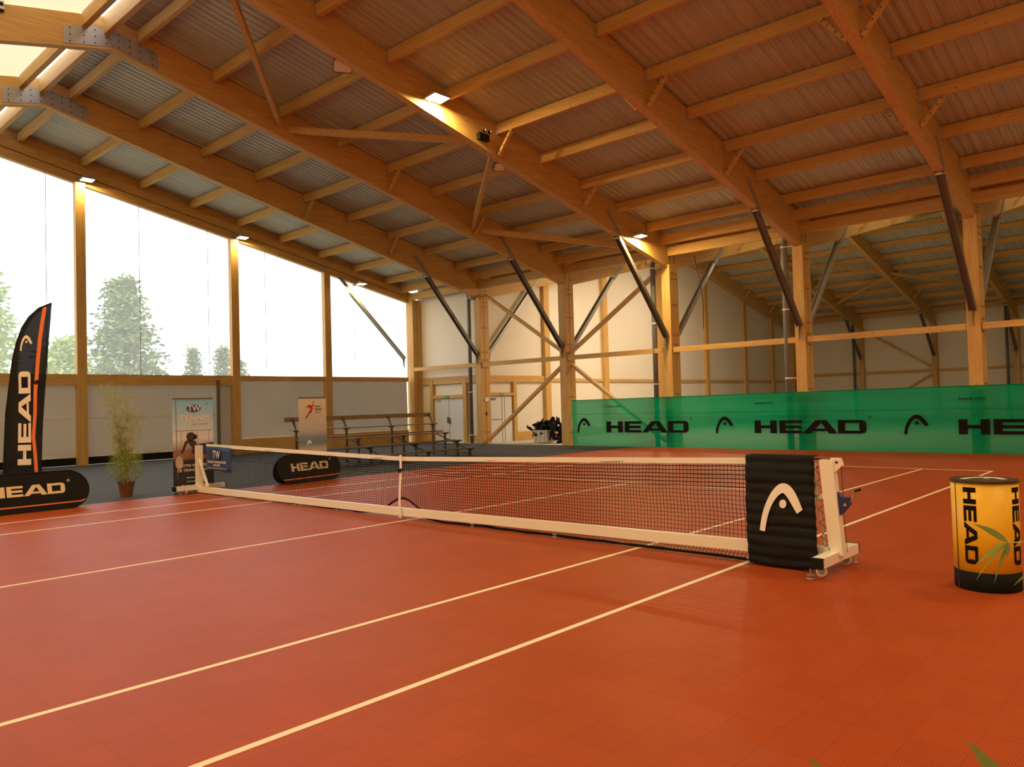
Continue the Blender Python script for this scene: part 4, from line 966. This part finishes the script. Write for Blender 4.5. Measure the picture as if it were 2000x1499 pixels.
# ------------------------------------------------------------------ bleachers
def bleachers():
    o = empty('bleachers', (-10.9, 8.5, 0), 'dark four-row bench bleachers with back rail before the beige blinds', 'bleachers'); o['kind'] = 'thing'
    Y0, Y1 = 5.55, 11.4; rows = [(-9.9, .27), (-10.52, .53), (-11.15, .80), (-11.78, 1.12)]
    for k_, (x, z) in enumerate(rows):
        mb = MB(); mb.box(x - .13, x + .13, Y0, Y1, z - .035, z); mb.build('seat_plank', 'bench_wood' if k_ > 1 else 'bench', o)
        if k_: mb = MB(); mb.box(x + .18, x + .42, Y0, Y1, z - .30, z - .265); mb.build('foot_plank', 'bench', o)
    mb = MB(); mb.box(-12.06, -12.02, Y0 - .1, Y1, 1.36, 1.50); mb.build('back_rail', 'bench_wood', o)
    for y in (Y0 + .15, Y0 + 2.0, Y0 + 3.85, Y1 - .12):
        for x, z in rows:
            mb = MB(); mb.box(x - .03, x + .03, y - .03, y + .03, 0, z - .035); mb.box(x - .12, x + .12, y - .035, y + .035, z - .07, z - .035); mb.box(x - .06, x + .06, y - .04, y + .04, 0, .02); mb.build('leg', 'bench', o)
        mb = MB(); mb.beam((rows[0][0], y, .10), (rows[-1][0], y, .10), .04, .04); mb.beam((rows[0][0], y, .2), (rows[-1][0], y, .80), .035, .035); mb.build('side_truss', 'bench', o)
        mb = MB(); mb.beam((rows[-1][0], y, 1.1), (-12.03, y, 1.46), .035, .035, (0, 1, 0)); mb.beam((rows[-1][0] - .1, y + .06, 1.1), (-12.03, y + .06, 1.46), .035, .035, (0, 1, 0)); mb.build('rail_stay', 'bench', o)
bleachers()

# ------------------------------------------------------------------ crate and black bundle behind the row
c = empty('storage_crate', (-12.7, 18.6, 0), 'white plastic crate under the black bundle beside the green screen', 'crate'); c['kind'] = 'thing'
mb = MB(); mb.box(-13.12, -12.35, 18.3, 18.85, .02, .5)
for xx in (-13.0, -12.75, -12.5): mb.box(xx - .02, xx + .02, 18.27, 18.3, .02, .5)
mb.build('body', 'plastic_white', c)
mb = MB(); mb.box(-13.16, -12.31, 18.26, 18.89, .5, .56); mb.build('lid', 'plastic_white', c)
mb = MB(); mb.box(-13.05, -12.9, 18.262, 18.27, .3, .42); mb.box(-12.72, -12.6, 18.262, 18.27, .38, .46); mb.build('handle', 'black', c)
mb = MB(); rnd = random.Random(3)
for k_ in range(90):
    t = rnd.random(); cx = -13.3 + 1.55 * t; hh = .62 + .38 * math.sin(min(1, t * 1.15) * math.pi * .75); z0 = .52 if cx < -12.3 else .05
    px, py, pz = cx, 18.35 + rnd.random() * .6, z0 + (hh - z0) * rnd.random()
    a = rnd.uniform(0, 6.3); pts = [Vector((px, py, pz))]
    for s in range(5): a += rnd.uniform(-.8, .8); pts.append(pts[-1] + Vector((.07 * math.cos(a), rnd.uniform(-.05, .05), .08 * math.sin(a) - .01)))
    for p in pts: p.z = max(p.z, .03); p.y = max(p.y, 18.22)
    mb.tube(pts, [.03, .06, .075, .06, .045, .02], 7)
mb.build('net_bundle', 'black', smooth=True, **T('tangled black bundle of rolled netting piled over the white crate', 'bundle'))

# ------------------------------------------------------------------ plants
def leaf(mb, p, d, l, w, mi=0, droop=.3):
    d = d.normalized(); side = d.cross(Vector((0, 0, 1)))
    side = side.normalized() if side.length > .01 else Vector((1, 0, 0))
    nd = (d - Vector((0, 0, droop))).normalized(); m_ = p + d * l * .4; e = m_ + nd * l * .6; up = side.cross(d) * w * .18
    n = len(mb.v); mb.v += [p, m_ + side * w / 2 + up, m_, m_ - side * w / 2 + up, e]
    mb.f += [(n, n + 1, n + 2), (n, n + 2, n + 3), (n + 1, n + 4, n + 2), (n + 2, n + 4, n + 3)]; mb.m += [mi] * 4
def bamboo(c, label):
    rnd = random.Random(11); c = Vector(c)
    o = empty('potted_bamboo', c, label, 'plant'); o['kind'] = 'thing'
    mb = MB(); mb.lathe([(.115, 0), (.155, .27), (.17, .28), (.17, .32), (.15, .32), (.145, .28)], c, 28); mb.build('pot', 'terracotta', o)
    mb = MB(); mb.lathe([(.14, .27), (.14, .285)], c, 20); mb.build('soil', 'soil', o)
    st = MB(); lf = MB()
    for k_ in range(16):
        a = rnd.uniform(0, 6.28); hgt = rnd.uniform(1.2, 2.35) if k_ > 2 else 2.38
        lean = Vector((math.cos(a), math.sin(a), 0)) * rnd.uniform(.1, .42)
        if k_ < 4: lean = Vector((-.735, -.677, 0)) * rnd.uniform(.30, .5)
        b = c + Vector((rnd.uniform(-.08, .08), rnd.uniform(-.08, .08), .28)); pts = [b + lean * (t / 8) ** 1.6 + Vector((0, 0, (hgt - .28) * t / 8)) for t in range(9)]
        st.tube(pts, [.006 - .0005 * t for t in range(9)], 5)
        for t in range(3, 9):
            for q in range(7):
                tw = pts[t] - Vector((0, 0, rnd.uniform(0, .2))); d = Vector((rnd.gauss(0, 1), rnd.gauss(0, 1), rnd.uniform(-.1, .7))).normalized(); ll = rnd.uniform(.06, .22); e = tw + d * ll; st.tube([tw, e], .0018, 3, cap=False)
                for u in range(4): leaf(lf, tw + d * ll * rnd.uniform(.4, 1), Vector((rnd.gauss(0, 1), rnd.gauss(0, 1), rnd.gauss(0, .6))), rnd.uniform(.06, .11), rnd.uniform(.011, .018), rnd.choice((0, 1, 1)), .5)
    for k_ in range(2200):       # bushy foot
        a = rnd.uniform(0, 6.28); h_ = rnd.random() ** .8; rr = (.12 + .24 * math.sin(min(1, h_ * 1.3) * 2.4)) * math.sqrt(rnd.random()); p = c + Vector((rr * math.cos(a), rr * math.sin(a), .28 + .62 * h_))
        leaf(lf, p, Vector((math.cos(a), math.sin(a), rnd.uniform(-.5, .9))), rnd.uniform(.05, .11), .014, 0 if rnd.random() < .7 else 1, .4)
    st.build('cane', 'cane', o, origin=c, kind='stuff'); lf.build('foliage', ['leaf', 'leaf_yellow'], o, origin=c, kind='stuff')
bamboo((-7.86, -.80, -.004), 'potted bamboo with yellowish airy canes in a terracotta pot by the court edge')
# bamboo close to the viewpoint at right
def near_plant():
    rnd = random.Random(5); c = Vector((9.42, -5.62, 0))
    o = empty('potted_bamboo', c, 'bamboo close to the viewpoint, leaf spray crossing the yellow bin', 'plant'); o['kind'] = 'thing'
    mb = MB(); mb.lathe([(.13, 0), (.17, .3), (.185, .31), (.185, .35), (.165, .35), (.16, .31)], c, 28); mb.build('pot', 'terracotta', o)
    mb = MB(); mb.lathe([(.155, .3), (.155, .315)], c, 20); mb.build('soil', 'soil', o)
    st = MB(); lf = MB()
    node = Vector((8.895, -5.43, 1.408)); mid = Vector((9.04, -5.45, 1.43))
    st.tube([c + Vector((0, .05, .3)), c + Vector((-.05, .12, .9)), Vector((9.28, -5.46, 1.40)), Vector((9.2, -5.45, 1.43)), mid, node], [.006, .005, .003, .002, .0016, .0014], 6)
    def bl(a, b, w, mi=0):
        a = Vector(a); b = Vector(b); d = b - a; l = d.length; side = d.cross(Ff).normalized(); N_ = 7; n0 = len(lf.v)
        for i in range(N_ + 1):
            t = i / N_; ww = w * (math.sin(math.pi * min(1, t ** .7 * .97 + .03))) * .5; p = a + d * t + Vector((0, 0, .06 * l * math.sin(math.pi * t)))
            lf.v += [p - side * ww + Ff * -.15 * ww, p, p + side * ww + Ff * -.15 * ww]
        for i in range(N_):
            q = n0 + i * 3; lf.f += [(q, q + 1, q + 4, q + 3), (q + 1, q + 2, q + 5, q + 4)]; lf.m += [mi] * 2
    bl(node, (8.842, -5.475, 1.362), .012); bl(node, (8.838, -5.455, 1.445), .013, 1); bl(node, (8.846, -5.49, 1.335), .006); bl(node, (8.872, -5.46, 1.325), .007, 1)
    bl(node, (8.895, -5.45, 1.38), .012, 1)
    bl((9.0, -5.43, 1.415), (8.905, -5.46, 1.325), .014, 1); bl((9.02, -5.42, 1.41), (8.96, -5.40, 1.33), .013)
    bl((8.935, -5.44, 1.413), (8.985, -5.46, 1.36), .012)
    # leaf tips rising into the bottom edge of the view
    for tip, b, w in (((9.0, -6.28, 1.318), (9.07, -6.2, 1.16), .030), ((8.862, -6.40, 1.302), (8.92, -6.33, 1.17), .022)):
        bl(b, tip, w, 1)
        st.tube([c + Vector((-.08, -.05, .3)), Vector(b).lerp(c + Vector((0, 0, .8)), .5), Vector(b)], [.005, .004, .002], 5)
    for k_ in range(160):
        p = c + Vector((rnd.gauss(0, .10), rnd.gauss(0, .10) - .02, rnd.uniform(.4, .95))); leaf(lf, p, Vector((rnd.gauss(0, 1), rnd.gauss(0, 1), rnd.uniform(-.2, .8))), rnd.uniform(.08, .14), .018, 1, .4)
    for k_ in range(6):
        e = c + Vector((rnd.gauss(0, .1), rnd.gauss(0, .1), .95)); st.tube([c + Vector((rnd.gauss(0, .04), rnd.gauss(0, .04), .3)), e], .004, 5)
    st.build('cane', 'cane', o, origin=c, kind='stuff'); lf.build('foliage', ['leaf', 'leaf_dark'], o, origin=c, kind='stuff')
near_plant()

# trees outside
def tree(c, h_, prof, n, size, label, mat, layers=0, seed=1, cat='tree'):
    rnd = random.Random(seed); c = Vector(c); o = empty('tree', c, label, cat, 'trees outside the gable windows'); o['kind'] = 'thing'
    mb = MB(); mb.tube([c, c + Vector((.1, .1, h_ * .5)), c + Vector((0, 0, h_ * .93))], [.28, .2, .04], 8); mb.build('trunk', 'bark', o)
    lf = MB()
    for k_ in range(n):
        t = rnd.random() ** .85; a = rnd.uniform(0, 6.28); R_ = prof(t, a); r = R_ * (rnd.random() ** .45)
        z = h_ * (.12 + .88 * t)
        if layers: z = h_ * (.12 + .88 * (math.floor(t * layers) + rnd.random() ** 1.6 * .75) / layers) - .10 * r; r = R_ * (rnd.random() ** .4)
        p = c + Vector((r * math.cos(a), r * math.sin(a), z)); s = size * rnd.uniform(.6, 1.3)
        q = Vector((rnd.gauss(0, 1), rnd.gauss(0, 1), rnd.gauss(0, .7))).normalized(); w = q.orthogonal().normalized(); v = q.cross(w)
        for g in range(3):
            b = p + Vector((rnd.gauss(0, s * .5), rnd.gauss(0, s * .5), rnd.gauss(0, s * .3))); n0 = len(lf.v); e = Vector((rnd.gauss(0, 1), rnd.gauss(0, 1), rnd.gauss(0, .5))).normalized(); f = e.orthogonal().normalized()
            lf.v += [b, b + (e + f * .4) * s * .5, b + e * s, b + (e - f * .4) * s * .5]; lf.f.append((n0, n0 + 1, n0 + 2, n0 + 3)); lf.m.append(0)
    lf.build('crown', mat, o, origin=c, kind='stuff')
def conif(t, a): return (4.3 * (1 - t) ** .85 + .15) * (.78 + .28 * math.sin(a * 3 + t * 23))
tree((-45, 13.3, -.4), 11.4, conif, 2600, .46, 'tall ragged conifer outside, right of the first window post', 'tree_leaf', 11, 1)
tree((-47, 5.0, -.4), 11.6, lambda t, a: 2.9 * math.sin(math.pi * min(1, .18 + .82 * t)) ** .6 * (.85 + .2 * math.sin(a * 3)) + .2, 2400, .5, 'broad pale green tree outside at the left edge', 'tree_leaf_light', 0, 2)
tree((-39.5, 7.9, -.4), 6.4, lambda t, a: 1.7 * math.sin(math.pi * min(1, .2 + .8 * t)) ** .5, 1100, .4, 'low pale tree outside, just left of the first window post', 'tree_leaf_light', 0, 3)
tree((-52, 21.3, -.4), 7.3, lambda t, a: .95 * (1 - t) ** .4 * (.8 + .25 * math.sin(a * 2)), 900, .3, 'small cypress clump outside between two window posts', 'tree_leaf', 0, 4)
tree((-45, 20.3, -.4), 6.8, lambda t, a: 1.0 * (1 - t) ** .4 * (.8 + .3 * math.sin(a * 2)), 900, .3, 'pointed cypress outside, just left of the second window post', 'tree_leaf', 0, 5)
tree((-50, 24.2, -.4), 6.2, lambda t, a: 1.0 * (1 - t) ** .5, 600, .3, 'low cypress outside, just right of the second window post', 'tree_leaf', 0, 6)

for ob in bpy.data.objects:
    if 'wo' in ob.keys(): del ob['wo']
